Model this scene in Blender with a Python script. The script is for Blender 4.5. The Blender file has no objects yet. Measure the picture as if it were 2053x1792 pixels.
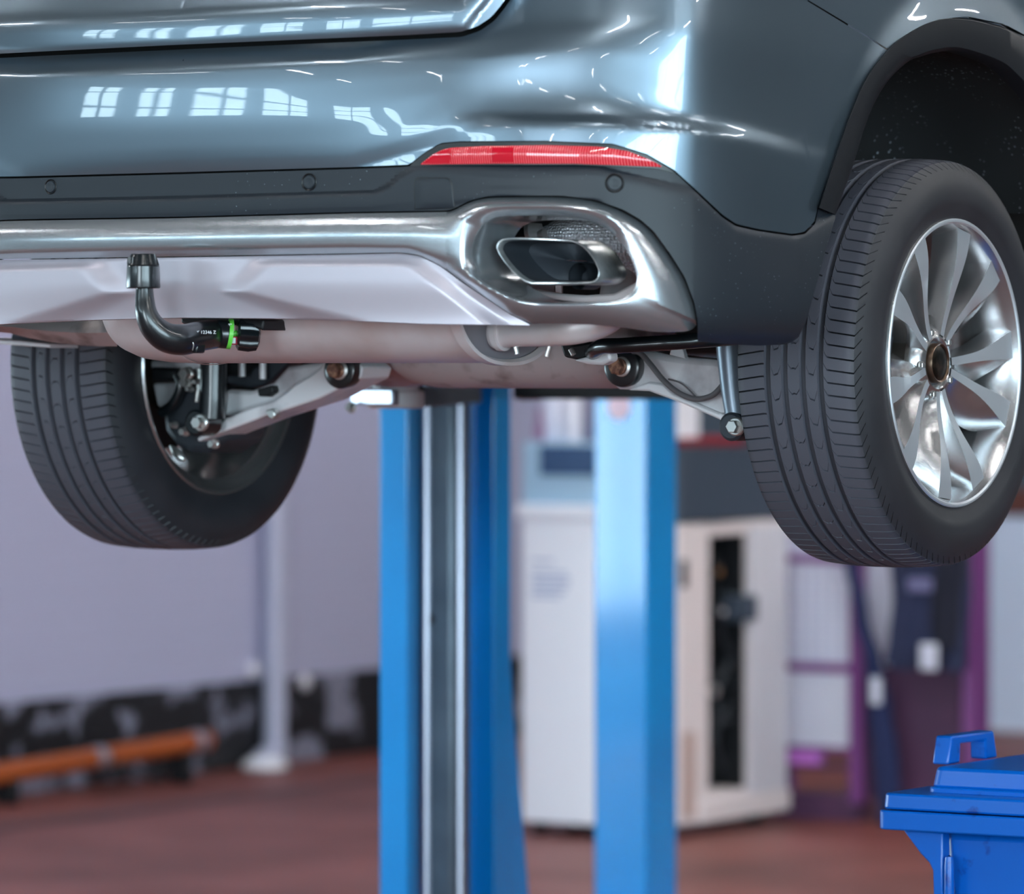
import bpy, bmesh, math, random
from mathutils import Vector, Matrix
random.seed(7)
SC = bpy.context.scene
COL = SC.collection
PI = math.pi
# ---------------------------------------------------------------- camera model (metres; frame 2053 x 1792)
F, CXP, YH, H, TN = 9600.0, 1026.5, 750.0, 1.70, 0.64
PSI = math.atan(TN); S, C = math.sin(PSI), math.cos(PSI)
CX, CY = 4.924, -7.70
def dirp(px):
    u = (px - CXP) / F
    return u * C - S, u * S + C
def at_d(px, py, d):
    a, b = dirp(px)
    return Vector((CX + a * d, CY + b * d, H - (py - YH) * d / F))
def at_y(px, py, Y):
    return at_d(px, py, (Y - CY) / dirp(px)[1])
def at_x(px, py, X):
    return at_d(px, py, (X - CX) / dirp(px)[0])
def at_z(px, py, z):
    return at_d(px, py, (H - z) * F / (py - YH))
cam = bpy.data.cameras.new('camera'); cam_o = bpy.data.objects.new('camera', cam); COL.objects.link(cam_o)
cam_o.location = (CX, CY, H); cam_o.rotation_euler = (PI / 2, 0, PSI)
cam.sensor_width = 36.0; cam.lens = 36.0 * F / 2053.0
cam.shift_y = -(896.0 - YH) / 2053.0
cam.clip_start = 0.1; cam.clip_end = 300
cam.dof.use_dof = True; cam.dof.focus_distance = 8.45; cam.dof.aperture_fstop = 3.1; cam.dof.aperture_blades = 0
SC.camera = cam_o
# ---------------------------------------------------------------- materials
def lin(c):
    return tuple((x / 12.92 if x <= 0.04045 else ((x + 0.055) / 1.055) ** 2.4) for x in c) + (1.0,)
def hexc(h):
    return lin(tuple(int(h[i:i + 2], 16) / 255 for i in (0, 2, 4)))
def mat(name, col, rough=0.5, metal=0.0, coat=0.0, coat_rough=0.03, spec=0.5, noise=None, bump=None, emit=None, aniso=0.0):
    """noise = (scale, colour2, lo, hi [, rough2]); bump = (scale, strength, distance)"""
    m = bpy.data.materials.new(name); m.use_nodes = True
    nt = m.node_tree; b = nt.nodes['Principled BSDF']
    c = hexc(col) if isinstance(col, str) else col
    b.inputs['Base Color'].default_value = c
    b.inputs['Roughness'].default_value = rough; b.inputs['Metallic'].default_value = metal
    b.inputs['Coat Weight'].default_value = coat; b.inputs['Coat Roughness'].default_value = coat_rough
    b.inputs['Specular IOR Level'].default_value = spec
    b.inputs['Anisotropic'].default_value = aniso
    tc = nt.nodes.new('ShaderNodeTexCoord')
    if noise:
        n = nt.nodes.new('ShaderNodeTexNoise'); n.inputs['Scale'].default_value = noise[0]; n.inputs['Detail'].default_value = 5
        nt.links.new(tc.outputs['Object'], n.inputs['Vector'])
        r = nt.nodes.new('ShaderNodeMapRange'); r.inputs[1].default_value = noise[2]; r.inputs[2].default_value = noise[3]
        nt.links.new(n.outputs['Fac'], r.inputs[0])
        mx = nt.nodes.new('ShaderNodeMix'); mx.data_type = 'RGBA'
        mx.inputs[6].default_value = c; mx.inputs[7].default_value = hexc(noise[1])
        nt.links.new(r.outputs[0], mx.inputs[0]); nt.links.new(mx.outputs[2], b.inputs['Base Color'])
        if len(noise) > 4:
            r2 = nt.nodes.new('ShaderNodeMapRange'); r2.inputs[3].default_value = rough; r2.inputs[4].default_value = noise[4]
            nt.links.new(r.outputs[0], r2.inputs[0]); nt.links.new(r2.outputs[0], b.inputs['Roughness'])
    if bump:
        n = nt.nodes.new('ShaderNodeTexNoise'); n.inputs['Scale'].default_value = bump[0]; n.inputs['Detail'].default_value = 4
        nt.links.new(tc.outputs['Object'], n.inputs['Vector'])
        bp = nt.nodes.new('ShaderNodeBump'); bp.inputs['Strength'].default_value = bump[1]; bp.inputs['Distance'].default_value = bump[2]
        nt.links.new(n.outputs['Fac'], bp.inputs['Height']); nt.links.new(bp.outputs[0], b.inputs['Normal'])
    if emit:
        b.inputs['Emission Color'].default_value = emit[0] + (1.0,); b.inputs['Emission Strength'].default_value = emit[1]
    return m
def bsdf(m): return m.node_tree.nodes['Principled BSDF']
def specks(m, scale, thr, col):
    """fine pale dust specks and scratches over a plastic or liner"""
    nt = m.node_tree; b = bsdf(m)
    tc = nt.nodes.new('ShaderNodeTexCoord')
    v = nt.nodes.new('ShaderNodeTexVoronoi'); v.inputs['Scale'].default_value = scale
    nt.links.new(tc.outputs['Object'], v.inputs['Vector'])
    lt = nt.nodes.new('ShaderNodeMath'); lt.operation = 'LESS_THAN'; lt.inputs[1].default_value = thr
    nt.links.new(v.outputs['Distance'], lt.inputs[0])
    n = nt.nodes.new('ShaderNodeTexNoise'); n.inputs['Scale'].default_value = 7; n.inputs['Detail'].default_value = 3
    nt.links.new(tc.outputs['Object'], n.inputs['Vector'])
    r = nt.nodes.new('ShaderNodeMapRange'); r.inputs[1].default_value = 0.48; r.inputs[2].default_value = 0.72
    nt.links.new(n.outputs['Fac'], r.inputs[0])
    mu = nt.nodes.new('ShaderNodeMath'); mu.operation = 'MULTIPLY'
    nt.links.new(lt.outputs[0], mu.inputs[0]); nt.links.new(r.outputs[0], mu.inputs[1])
    mx = nt.nodes.new('ShaderNodeMix'); mx.data_type = 'RGBA'
    mx.inputs[7].default_value = hexc(col)
    old = b.inputs['Base Color']
    if old.is_linked: nt.links.new(old.links[0].from_socket, mx.inputs[6])
    else: mx.inputs[6].default_value = old.default_value
    nt.links.new(mu.outputs[0], mx.inputs[0]); nt.links.new(mx.outputs[2], b.inputs['Base Color'])
    return m
M = {}
M['paint'] = mat('car_paint', (0.17, 0.225, 0.275, 1), 0.31, 0.85, 1.0, 0.015)
M['cladding'] = specks(mat('cladding_plastic', '20272e', 0.46, 0, spec=.4, bump=(900, 0.25, 0.0004)), 110, 0.085, 'a8b2bc')
M['arch_plastic'] = mat('arch_plastic', '12161b', 0.5, spec=.25)
M['black_trim'] = mat('black_trim', '0c0f12', 0.35)
M['diffuser'] = mat('satin_silver_paint', (0.43, 0.46, 0.49, 1), 0.27, 0.8, 0.7, 0.04)
M['diffuser_low'] = mat('matt_silver_paint', (0.55, 0.51, 0.57, 1), 0.42, 0.5)
M['void'] = mat('dark_interior', '08090a', 0.8)
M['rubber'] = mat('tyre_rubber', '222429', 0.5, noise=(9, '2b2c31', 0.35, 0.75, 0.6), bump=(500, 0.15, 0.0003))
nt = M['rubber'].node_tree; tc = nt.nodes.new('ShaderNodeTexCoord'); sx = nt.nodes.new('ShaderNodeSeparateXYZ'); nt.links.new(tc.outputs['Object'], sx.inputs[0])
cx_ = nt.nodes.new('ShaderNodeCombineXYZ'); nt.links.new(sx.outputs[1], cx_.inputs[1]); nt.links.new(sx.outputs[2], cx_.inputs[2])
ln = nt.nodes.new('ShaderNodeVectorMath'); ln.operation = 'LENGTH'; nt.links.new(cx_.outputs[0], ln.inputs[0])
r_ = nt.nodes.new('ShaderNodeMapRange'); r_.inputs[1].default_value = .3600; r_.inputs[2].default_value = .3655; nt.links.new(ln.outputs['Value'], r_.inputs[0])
mx = nt.nodes.new('ShaderNodeMix'); mx.data_type = 'RGBA'; mx.inputs[7].default_value = hexc('4c4c55')      # paler tread colour, mixed in by radius
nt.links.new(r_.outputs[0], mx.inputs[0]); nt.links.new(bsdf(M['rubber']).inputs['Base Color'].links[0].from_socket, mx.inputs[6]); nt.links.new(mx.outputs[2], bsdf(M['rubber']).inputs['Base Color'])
M['liner'] = specks(mat('felt_liner', '0d0d0f', 0.9), 85, 0.20, '7d828a')
M['machined'] = mat('machined_alloy', (0.66, 0.71, 0.76, 1), 0.42, 0.7)
M['alloy'] = mat('painted_alloy', (0.46, 0.46, 0.47, 1), 0.27, 0.9, 0.5, 0.05)
M['cap'] = mat('hub_cap_dark', '17150f', 0.35, 0.6, noise=(60, '4a3a30', 0.45, 0.7))
M['bronze'] = mat('bronze_ring', '6d5a4c', 0.3, 0.9)
M['steel'] = mat('exhaust_steel', (0.80, 0.74, 0.75, 1), 0.40, 0.3, noise=(6, 'd2bfba', 0.40, 0.75), bump=(40, 0.1, 0.002))
M['steel_dirty'] = mat('dirty_aluminium', (0.62, 0.55, 0.55, 1), 0.55, 0.15, noise=(14, '84726d', 0.52, 0.74), bump=(120, 0.25, 0.002))
M['alu'] = mat('cast_aluminium', (0.82, 0.80, 0.82, 1), 0.5, 0.2, noise=(10, 'a9a1a5', 0.5, 0.75), bump=(180, 0.2, 0.001))
M['chrome'] = mat('tip_steel', (0.62, 0.66, 0.67, 1), 0.28, 0.8, noise=(30, '8a8f92', 0.45, 0.75))
M['tip_in'] = mat('tip_soot', '363b42', 0.5, 0.4)
M['black_metal'] = mat('black_painted_metal', '10161a', 0.28, 0.0, 0.4, 0.1)
M['dark_grey'] = mat('dark_grey_metal', '3a3f46', 0.5, 0.4)
M['bolt'] = mat('zinc_bolt', 'd9d9d6', 0.3, 0.9)
M['rust'] = mat('rusty_bolt', '7d564a', 0.5, 0.6, noise=(120, 'b78a70', 0.45, 0.65))
M['mid_grey'] = mat('grey_end_plate', '8b888e', 0.45, 0.3)
M['damper'] = mat('damper_grey', '7d8894', 0.35, 0.4)
M['disc'] = mat('brake_disc', '4e4742', 0.4, 0.8)
M['hose'] = mat('grey_hose', '5e5a5c', 0.6)
M['lime'] = mat('lime_plastic', '6bd64a', 0.4)
M['white_mark'] = mat('white_marking', 'd8dde0', 0.5)
M['red_mark'] = mat('red_marking', 'a8283c', 0.5)
# ribbed red lamp lens
m = mat('red_lens', 'd01428', 0.12, 0, 1.0, 0.02, bump=None); M['lens'] = m
nt = m.node_tree
tc = nt.nodes.new('ShaderNodeTexCoord'); w = nt.nodes.new('ShaderNodeTexWave'); w.inputs['Scale'].default_value = 80; w.bands_direction = 'X'
nt.links.new(tc.outputs['Object'], w.inputs['Vector'])
mx = nt.nodes.new('ShaderNodeMix'); mx.data_type = 'RGBA'; mx.inputs[6].default_value = hexc('d00f26'); mx.inputs[7].default_value = hexc('ee6a70')
rr = nt.nodes.new('ShaderNodeMapRange'); rr.inputs[1].default_value = 0.55; rr.inputs[2].default_value = 0.95
nt.links.new(w.outputs['Fac'], rr.inputs[0]); nt.links.new(rr.outputs[0], mx.inputs[0]); nt.links.new(mx.outputs[2], bsdf(m).inputs['Base Color'])
bp = nt.nodes.new('ShaderNodeBump'); bp.inputs['Strength'].default_value = 0.35; bp.inputs['Distance'].default_value = 0.002
nt.links.new(w.outputs['Fac'], bp.inputs['Height']); nt.links.new(bp.outputs[0], bsdf(m).inputs['Normal'])
M['lens_plain'] = mat('red_lens_plain', 'c8142a', 0.15, 0, 1.0, 0.02)
# woven heat shield
m = mat('embossed_shield', (0.9, 0.88, 0.92, 1), 0.35, 0.35); M['shield'] = m
nt = m.node_tree; tc = nt.nodes.new('ShaderNodeTexCoord')
v = nt.nodes.new('ShaderNodeTexVoronoi'); v.inputs['Scale'].default_value = 190; v.inputs['Randomness'].default_value = 0.35
nt.links.new(tc.outputs['Object'], v.inputs['Vector'])
bp = nt.nodes.new('ShaderNodeBump'); bp.inputs['Strength'].default_value = 1.0; bp.inputs['Distance'].default_value = 0.004
nt.links.new(v.outputs['Distance'], bp.inputs['Height']); nt.links.new(bp.outputs[0], bsdf(m).inputs['Normal'])
# background
M['lift_blue'] = mat('lift_blue_enamel', '008cd8', 0.3, 0, 1.0, 0.08, spec=.4, noise=(3, '0098e4', 0.4, 0.7), bump=(5, .04, .01))
M['lift_dark'] = mat('lift_carriage_steel', '64727f', 0.35, 0.4, noise=(5, '4e5b68', 0.4, 0.7))
M['lift_silver'] = mat('lift_rail_steel', 'b8bccb', 0.3, 0.8)
M['bin'] = mat('bin_plastic', '005cba', 0.3, 0, noise=(25, '083a8c', 0.62, 0.72))
M['white_enamel'] = mat('white_enamel', 'f1f2fa', 0.35)
M['blue_grey'] = mat('pale_blue_plastic', '9fbfd6', 0.4)
M['screen'] = mat('dark_screen', '27466f', 0.25)
M['cream'] = mat('cream_enamel', 'e8dddd', 0.45)
M['slate'] = mat('slate_plastic', '36414f', 0.5)
M['black'] = mat('black_plastic', '0d1014', 0.5)
M['red_tray'] = mat('red_plastic', '8e1f2c', 0.45)
M['purple'] = mat('purple_enamel', '7a4080', 0.45)
M['purple_dark'] = mat('purple_board', '4a2c49', 0.6, noise=(4, '56304f', 0.4, 0.7))
M['pink'] = mat('pink_plastic', 'cf7ad6', 0.5)
M['sheet'] = mat('white_board', 'dcdeee', 0.6)
M['navy'] = mat('navy_cloth', '2a3150', 0.9, noise=(6, '20263f', 0.4, 0.7))
M['orange'] = mat('orange_enamel', '9a4a1a', 0.4)
M['pipe'] = mat('pale_pipe', 'b4b8cf', 0.45)
M['wire'] = mat('white_wire', 'f2f2fb', 0.4)
M['amber'] = mat('brass_fitting', 'a8702c', 0.35, 0.7)
M['jamb'] = mat('dark_jamb', '1c2226', 0.6)
# ---------------------------------------------------------------- objects
def tag(o, label=None, cat=None, group=None, kind=None):
    if label: o['label'] = label
    if cat: o['category'] = cat
    if group: o['group'] = group
    if kind: o['kind'] = kind
    return o
def thing(name, label, cat, loc=(0, 0, 0), group=None):
    o = bpy.data.objects.new(name, None); o.empty_display_size = 0.1; COL.objects.link(o); o.location = loc
    return tag(o, label, cat, group)
def obj(name, bm, mats, parent=None, angle=35, smooth=True, bevel=0, label=None):
    me = bpy.data.meshes.new(name)
    bmesh.ops.remove_doubles(bm, verts=bm.verts, dist=1e-6)
    bmesh.ops.recalc_face_normals(bm, faces=bm.faces)
    bm.to_mesh(me); bm.free()
    for m_ in (mats if isinstance(mats, (list, tuple)) else [mats]): me.materials.append(M[m_] if isinstance(m_, str) else m_)
    if smooth:
        me.shade_smooth()
        me.set_sharp_from_angle(angle=math.radians(angle))
    o = bpy.data.objects.new(name, me); COL.objects.link(o)
    if parent:
        o.parent = parent
        p = parent; off = Vector((0, 0, 0))
        while p: off += p.location; p = p.parent
        me.transform(Matrix.Translation(-off))
    if bevel:
        b = o.modifiers.new('bevel', 'BEVEL'); b.width = bevel; b.segments = 2; b.limit_method = 'ANGLE'; b.angle_limit = math.radians(40)
    if label: o['label'] = label
    return o
def nb(): return bmesh.new()
def box(bm, lo, hi, mi=0):
    vs = [bm.verts.new((x, y, z)) for z in (lo[2], hi[2]) for y in (lo[1], hi[1]) for x in (lo[0], hi[0])]
    for q in ((0, 2, 3, 1), (4, 5, 7, 6), (0, 1, 5, 4), (1, 3, 7, 5), (3, 2, 6, 7), (2, 0, 4, 6)):
        f = bm.faces.new([vs[i] for i in q]); f.material_index = mi
    return bm
def bx(lo, hi): return box(nb(), lo, hi)
def prism(bm, poly, vec, mi=0, cap=True):
    """closed polygon of points extruded along vec"""
    vec = Vector(vec)
    a = [bm.verts.new(p) for p in poly]; b = [bm.verts.new(Vector(p) + vec) for p in poly]
    n = len(a); fs = []
    for i in range(n): fs.append(bm.faces.new((a[i], a[(i + 1) % n], b[(i + 1) % n], b[i])))
    if cap:
        fs.append(bm.faces.new(a[::-1])); fs.append(bm.faces.new(b))
    for f in fs: f.material_index = mi
    return bm
def slab_y(bm, pts, Y, depth, mi=0): return prism(bm, [at_y(x, y, Y) for x, y in pts], (0, depth, 0), mi)
def slab_x(bm, pts, X, depth, mi=0): return prism(bm, [at_x(x, y, X) for x, y in pts], (-depth, 0, 0), mi)
def catmull(pts, n):
    pts = [Vector(p) for p in pts]; out = []
    for i in range(len(pts) - 1):
        p0 = pts[max(i - 1, 0)]; p1 = pts[i]; p2 = pts[i + 1]; p3 = pts[min(i + 2, len(pts) - 1)]
        for k in range(n):
            t = k / n
            out.append(0.5 * ((2 * p1) + (p2 - p0) * t + (2 * p0 - 5 * p1 + 4 * p2 - p3) * t * t + (3 * p1 - p0 - 3 * p2 + p3) * t ** 3))
    out.append(pts[-1].copy())
    return out
def tube(bm, pts, r, seg=16, n=6, cap=True, sx=1.0, mi=0):
    """smooth tube through pts; r number or list (one per point)"""
    rs = r if isinstance(r, (list, tuple)) else [r] * len(pts)
    if n > 1:
        P = catmull(pts, n); R = [v.x for v in catmull([(q, 0, 0) for q in rs], n)]
    else: P = [Vector(p) for p in pts]; R = rs
    rings = []; up = None
    for i, p in enumerate(P):
        t = (P[min(i + 1, len(P) - 1)] - P[max(i - 1, 0)]).normalized()
        if up is None:
            up = Vector((0, 0, 1)) if abs(t.z) < 0.9 else Vector((0, 1, 0))
        a = (up - t * up.dot(t)).normalized(); up = a; b = t.cross(a)
        rings.append([bm.verts.new(p + (a * math.cos(2 * PI * k / seg) + b * math.sin(2 * PI * k / seg) * sx) * R[i]) for k in range(seg)])
    for u, v in zip(rings, rings[1:]):
        for k in range(seg):
            f = bm.faces.new((u[k], u[(k + 1) % seg], v[(k + 1) % seg], v[k])); f.material_index = mi
    if cap:
        bm.faces.new(rings[0][::-1]).material_index = mi; bm.faces.new(rings[-1]).material_index = mi
    return bm
def lathe(bm, prof, axis='x', seg=48, loc=(0, 0, 0), mi=0, closed=False, arc=None):
    """profile of (along, radius) turned about an axis"""
    loc = Vector(loc); rings = []
    for a, r in prof:
        ring = []
        for k in range(seg):
            th = 2 * PI * k / seg; c, s = r * math.cos(th), r * math.sin(th)
            ring.append(bm.verts.new(loc + Vector({'x': (a, c, s), 'y': (c, a, s), 'z': (c, s, a)}[axis])))
        rings.append(ring)
    prs = list(zip(rings, rings[1:])) + ([(rings[-1], rings[0])] if closed else [])
    for u, v in prs:
        for k in range(seg):
            f = bm.faces.new((u[k], u[(k + 1) % seg], v[(k + 1) % seg], v[k])); f.material_index = mi
    if not closed:
        for ring, (a, r) in ((rings[0], prof[0]), (rings[-1], prof[-1])):
            if r > 1e-4: bm.faces.new(ring).material_index = mi
    return bm
def hexbolt(bm, c, axis, r, length, flange=1.35):
    """hex head pointing along axis with a round flange behind it"""
    axis = Vector(axis).normalized(); q = Vector((0, 0, 1)).rotation_difference(axis).to_matrix()
    def ring(rad, h, n): return [bm.verts.new(Vector(c) + q @ Vector((rad * math.cos(2 * PI * k / n), rad * math.sin(2 * PI * k / n), h))) for k in range(n)]
    for rad, h0, h1, n in ((r * flange, 0, length * 0.3, 24), (r, length * 0.25, length * 0.92, 6)):
        a, b, t = ring(rad, h0, n), ring(rad, h1, n), ring(rad * 0.86, h1 + length * 0.08, n)
        for u, v in ((a, b), (b, t)):
            for k in range(n): bm.faces.new((u[k], u[(k + 1) % n], v[(k + 1) % n], v[k]))
        bm.faces.new(t); bm.faces.new(a[::-1])
    return bm
def grid(bm, rows, mi=0, wrap=False):
    V = [[bm.verts.new(p) for p in r] for r in rows]
    for a, b in zip(V, V[1:]):
        n = len(a)
        for k in range(n if wrap else n - 1):
            q = (a[k], a[(k + 1) % n], b[(k + 1) % n], b[k])
            try: bm.faces.new(q).material_index = mi
            except ValueError: pass
    return V
def interp(pts, x):
    if x <= pts[0][0]: return pts[0][1]
    for (a, b), (c, d) in zip(pts, pts[1:]):
        if x <= c: return b + (d - b) * (x - a) / (c - a) if c > a else d
    return pts[-1][1]
def herm(keys, x):
    """monotone cubic through (x, y) keys"""
    n = len(keys)
    if x <= keys[0][0]: return keys[0][1]
    if x >= keys[-1][0]: return keys[-1][1]
    d = [(keys[i + 1][1] - keys[i][1]) / max(keys[i + 1][0] - keys[i][0], 1e-6) for i in range(n - 1)]
    m_ = [d[0]] + [0 if d[i - 1] * d[i] <= 0 else 2 * d[i - 1] * d[i] / (d[i - 1] + d[i]) for i in range(1, n - 1)] + [d[-1]]
    for i in range(n - 1):
        if x <= keys[i + 1][0]:
            h = max(keys[i + 1][0] - keys[i][0], 1e-6); t = (x - keys[i][0]) / h
            return ((2 * t**3 - 3 * t**2 + 1) * keys[i][1] + (t**3 - 2 * t**2 + t) * h * m_[i] + (-2 * t**3 + 3 * t**2) * keys[i + 1][1] + (t**3 - t**2) * h * m_[i + 1])
def smooth01(t):
    t = max(0.0, min(1.0, t)); return t * t * (3 - 2 * t)
# ================================================================ THE CAR
AX = 1.72                                    # wheel centre height
car = thing('car', 'grey metallic SUV hoisted on the lift, seen from behind at its right rear corner', 'car', (0, 0, AX - 0.37))
PLAN_A = [(-0.5, -1.045), (-0.25, -1.062), (0, -1.07), (0.3, -1.060), (0.55, -1.02), (0.72, -0.965), (0.82, -0.912), (0.885, -0.855), (0.918, -0.775), (0.940, -0.65), (0.953, -0.5), (0.957, -0.2), (0.957, 0.3), (0.955, 0.8), (0.95, 1.4)]
PLAN_B = [(-0.5, -1.045), (-0.25, -1.062), (0, -1.07), (0.3, -1.062), (0.55, -1.033), (0.72, -0.983), (0.82, -0.925), (0.89, -0.845), (0.928, -0.75), (0.947, -0.63), (0.955, -0.5), (0.958, -0.2), (0.957, 0.3), (0.955, 0.8), (0.95, 1.4)]
def dense(P):
    q = catmull([(x, y, 0) for x, y in P], 14)
    nrm = []
    for i in range(len(q)):
        t = (q[min(i + 1, len(q) - 1)] - q[max(i - 1, 0)]).normalized(); nrm.append(Vector((t.y, -t.x, 0)))
    return q, nrm
QA, NA = dense(PLAN_A); QB, NB = dense(PLAN_B); NP = len(QA)
def hit(px, py, off=0.0):
    """where the sight line through a pixel meets the body's plan outline pushed out by off"""
    a, b = dirp(px); z = 2.0
    for it in range(3):
        w = smooth01((z - 2.02) / 0.2)
        def P(i): return (QA[i] + NA[i] * off) * w + (QB[i] + NB[i] * off) * (1 - w)
        def g(i):
            p = P(i); return (p.x - CX) * b - (p.y - CY) * a
        lo, hi = 0, NP - 1
        while hi - lo > 1:
            mid = (lo + hi) // 2
            if g(mid) < 0: lo = mid
            else: hi = mid
        g0, g1 = g(lo), g(hi); t = g0 / (g0 - g1) if g0 != g1 else 0
        t = max(-0.5, min(1.5, t)); p = P(lo).lerp(P(hi), t)
        d = -(p.x - CX) * S + (p.y - CY) * C
        z = H - (py - YH) * d / F
    return Vector((p.x, p.y, z))
def columns(T, B, x0, x1, step):
    xs = [x0]; x = x0
    while x < x1 - 0.5:
        sl = max(abs(interp(T, x + 1) - interp(T, x)), abs(interp(B, x + 1) - interp(B, x)))
        x = min(x1, x + step / math.sqrt(1 + min(sl, 12) ** 2)); xs.append(x)
    return xs
def prof_at(prof, px, py, yT, yB):
    ks = sorted(prof)
    if px <= ks[0]: a = b = ks[0]; t = 0
    elif px >= ks[-1]: a = b = ks[-1]; t = 0
    else:
        for a, b in zip(ks, ks[1:]):
            if px <= b: t = (px - a) / (b - a); break
    keys = [(ya + (yb - ya) * t, oa + (ob - oa) * t) for (ya, oa), (yb, ob) in zip(prof[a], prof[b])]
    return keys
def panel(name, T, B, prof, x0, x1, mats, step=10, ny=26, mirror=True, post=None, lip=0.025, parent=None, edge=0.0025, sharp=30):
    xs = columns(T, B, x0, x1, step); cols = []
    for px in xs:
        yT, yB = interp(T, px), interp(B, px)
        keys = prof_at(prof, px, 0, yT, yB)
        # rows: evenly spread plus the profile's own key heights
        vs = [k / ny for k in range(ny + 1)]
        col = []
        for v in vs:
            py = yT + (yB - yT) * v
            col.append(hit(px, py, herm(keys, py)))
        for pos, py in ((0, yT), (1, yB)):
            o = herm(keys, py); q = hit(px, py, o - lip)
            if pos == 0: col.insert(0, Vector((q.x, q.y, col[0].z - 0.001)))
            else: col.append(Vector((q.x, q.y, col[-1].z + 0.001)))
        if post: col = [post(p) for p in col]
        cols.append(col)
    if mirror:
        for p in cols[0]: p.x = 0.0
        cols = [[Vector((-p.x, p.y, p.z)) for p in c] for c in cols[:0:-1]] + cols
    bm = nb(); grid(bm, cols)
    return obj(name, bm, mats, parent or car, sharp)
# ---- outlines read off the photograph, right half of the car (px 359 is its centre line)
EDGE_TAILGATE = [(300, 92), (700, 75), (800, 71), (923, 64), (957, 53), (985, 34), (1005, 10), (1022, -15), (1042, -60), (1062, -110), (1066, -112)]
PAINT_T = [(300, 102), (700, 84), (800, 80), (926, 74), (962, 62), (991, 42), (1012, 16), (1028, -8), (1048, -55), (1070, -110), (1616, -110), (1617, 1), (1745, 79), (1772, 101), (1774, 103)]
PAINT_B = [(300, 347), (700, 335), (820, 330), (851, 306), (882, 287), (920, 283), (1093, 282), (1230, 288), (1298, 309), (1351, 340), (1398, 383), (1448, 430), (1476, 449), (1519, 459), (1589, 469), (1612, 465), (1632, 445), (1640, 414), (1675, 305), (1706, 219), (1734, 156), (1773, 104)]
ARC_Y, ARC_Z = at_x(1905, 430, 0.97).y, at_x(1905, 500, 0.97).z
def flare(p):
    if p.x > 0.8 and p.y > -0.8:
        r = math.hypot(p.y - 0.02, p.z - 1.84); k = smooth01(1 - (r - 0.50) / 0.075)
        return Vector((p.x + 0.012 * k, p.y, p.z))
    return p
PAINT_P = {
    359: [(90, -.040), (120, -.014), (142, -.001), (148, .0000), (185, .0030), (240, .0045), (290, .003), (318, .0010), (338, -.002), (350, -.0050)],
    700: [(75, -.042), (104, -.015), (124, -.001), (130, .0000), (170, .0030), (225, .0045), (280, .003), (308, .0016), (326, -.0004), (337, -.0022)],
    900: [(50, -.040), (80, -.018), (104, -.005), (122, -.001), (150, .0022), (190, .0040), (225, .0046), (250, .0042), (268, .0026), (285, .0008)],
    970: [(20, -.040), (66, -.020), (95, -.008), (118, -.001), (150, .0010), (190, .0016), (222, .0030), (244, .0070), (256, .0082), (284, .0070)],
    1050: [(-110, -.060), (40, -.030), (80, -.012), (108, -.002), (140, .0002), (182, .0006), (226, .004), (243, .0150), (252, .0165), (283, .0160)],
    1200: [(-110, -.055), (30, -.022), (66, -.009), (100, -.002), (140, .0006), (190, .0016), (230, .008), (246, .0200), (254, .0212), (288, .0205)],
    1390: [(-110, -.020), (20, -.004), (70, .000), (130, .0010), (190, .0015), (230, .0020), (248, .007), (259, .0160), (268, .0175), (378, .0165)],
    1500: [(-110, -.004), (20, .000), (70, .002), (130, .003), (200, .003), (245, .0035), (263, .006), (275, .0090), (290, .0105), (458, .0085)],
    1640: [(-110, .000), (20, .002), (70, .003), (130, .004), (220, .004), (285, .004), (300, .0045), (312, .0055), (330, .006), (430, .005)],
    1780: [(-110, .000), (20, .002), (70, .003), (130, .004), (220, .004), (285, .004), (300, .0045), (312, .0055), (330, .006), (430, .005)]}
panel('painted_bumper', PAINT_T, PAINT_B, PAINT_P, 359, 1773, 'paint', step=9, ny=54, post=flare, sharp=24)
QUARTER_T = [(1600, -420), (2300, -420)]
QUARTER_B = [(1617, -2), (1747, 76), (1775, 100), (1808, 72), (1866, 40), (1925, 33), (2003, 49), (2053, 74), (2110, 118), (2170, 190), (2230, 300)]
panel('quarter_panel', QUARTER_T, QUARTER_B, {1617: [(-420, -.02), (-110, .0), (70, .003), (300, .004)]}, 1619, 2230, 'paint', step=12, ny=30, mirror=True, post=flare) if False else None
def side_panel(sign):
    xs = columns(QUARTER_T, QUARTER_B, 1619, 2230, 12); cols = []
    for px in xs:
        yB = interp(QUARTER_B, px); col = []
        for k in range(31):
            py = -420 + (yB + 420) * k / 30
            o = herm([(-420, -.035), (-110, .0), (70, .003), (300, .004)], py)
            col.append(flare(hit(px, py, o)))
        col.append(hit(px, yB, -.02)); cols.append([Vector((p.x * sign, p.y, p.z)) for p in col])
    bm = nb(); grid(bm, cols); return obj('quarter_panel', bm, 'paint', car, 30)
side_panel(1); side_panel(-1)
# ---- tailgate above the bumper
GATE_P = {359: [(-460, -.16), (-60, -.040), (-10, -.022), (20, -.009), (33, .000), (38, .001), (60, .003), (82, .003), (92, .001), (96, -.002)],
          700: [(-460, -.16), (-90, -.040), (-40, -.022), (-5, -.009), (13, .000), (18, .001), (40, .003), (62, .003), (74, .001), (78, -.002)],
          930: [(-460, -.16), (-100, -.040), (-50, -.022), (-15, -.009), (4, .000), (9, .001), (24, .003), (45, .003), (58, .001), (64, -.002)],
          1066: [(-460, -.16), (-180, -.050), (-160, -.03), (-150, -.012), (-140, -.004), (-130, -.002), (-124, .000), (-118, .001), (-114, .000), (-110, -.002)]}
panel('tailgate', [(300, -460), (1100, -460)], EDGE_TAILGATE, GATE_P, 359, 1064, 'paint', step=9, ny=80, sharp=24)
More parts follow.
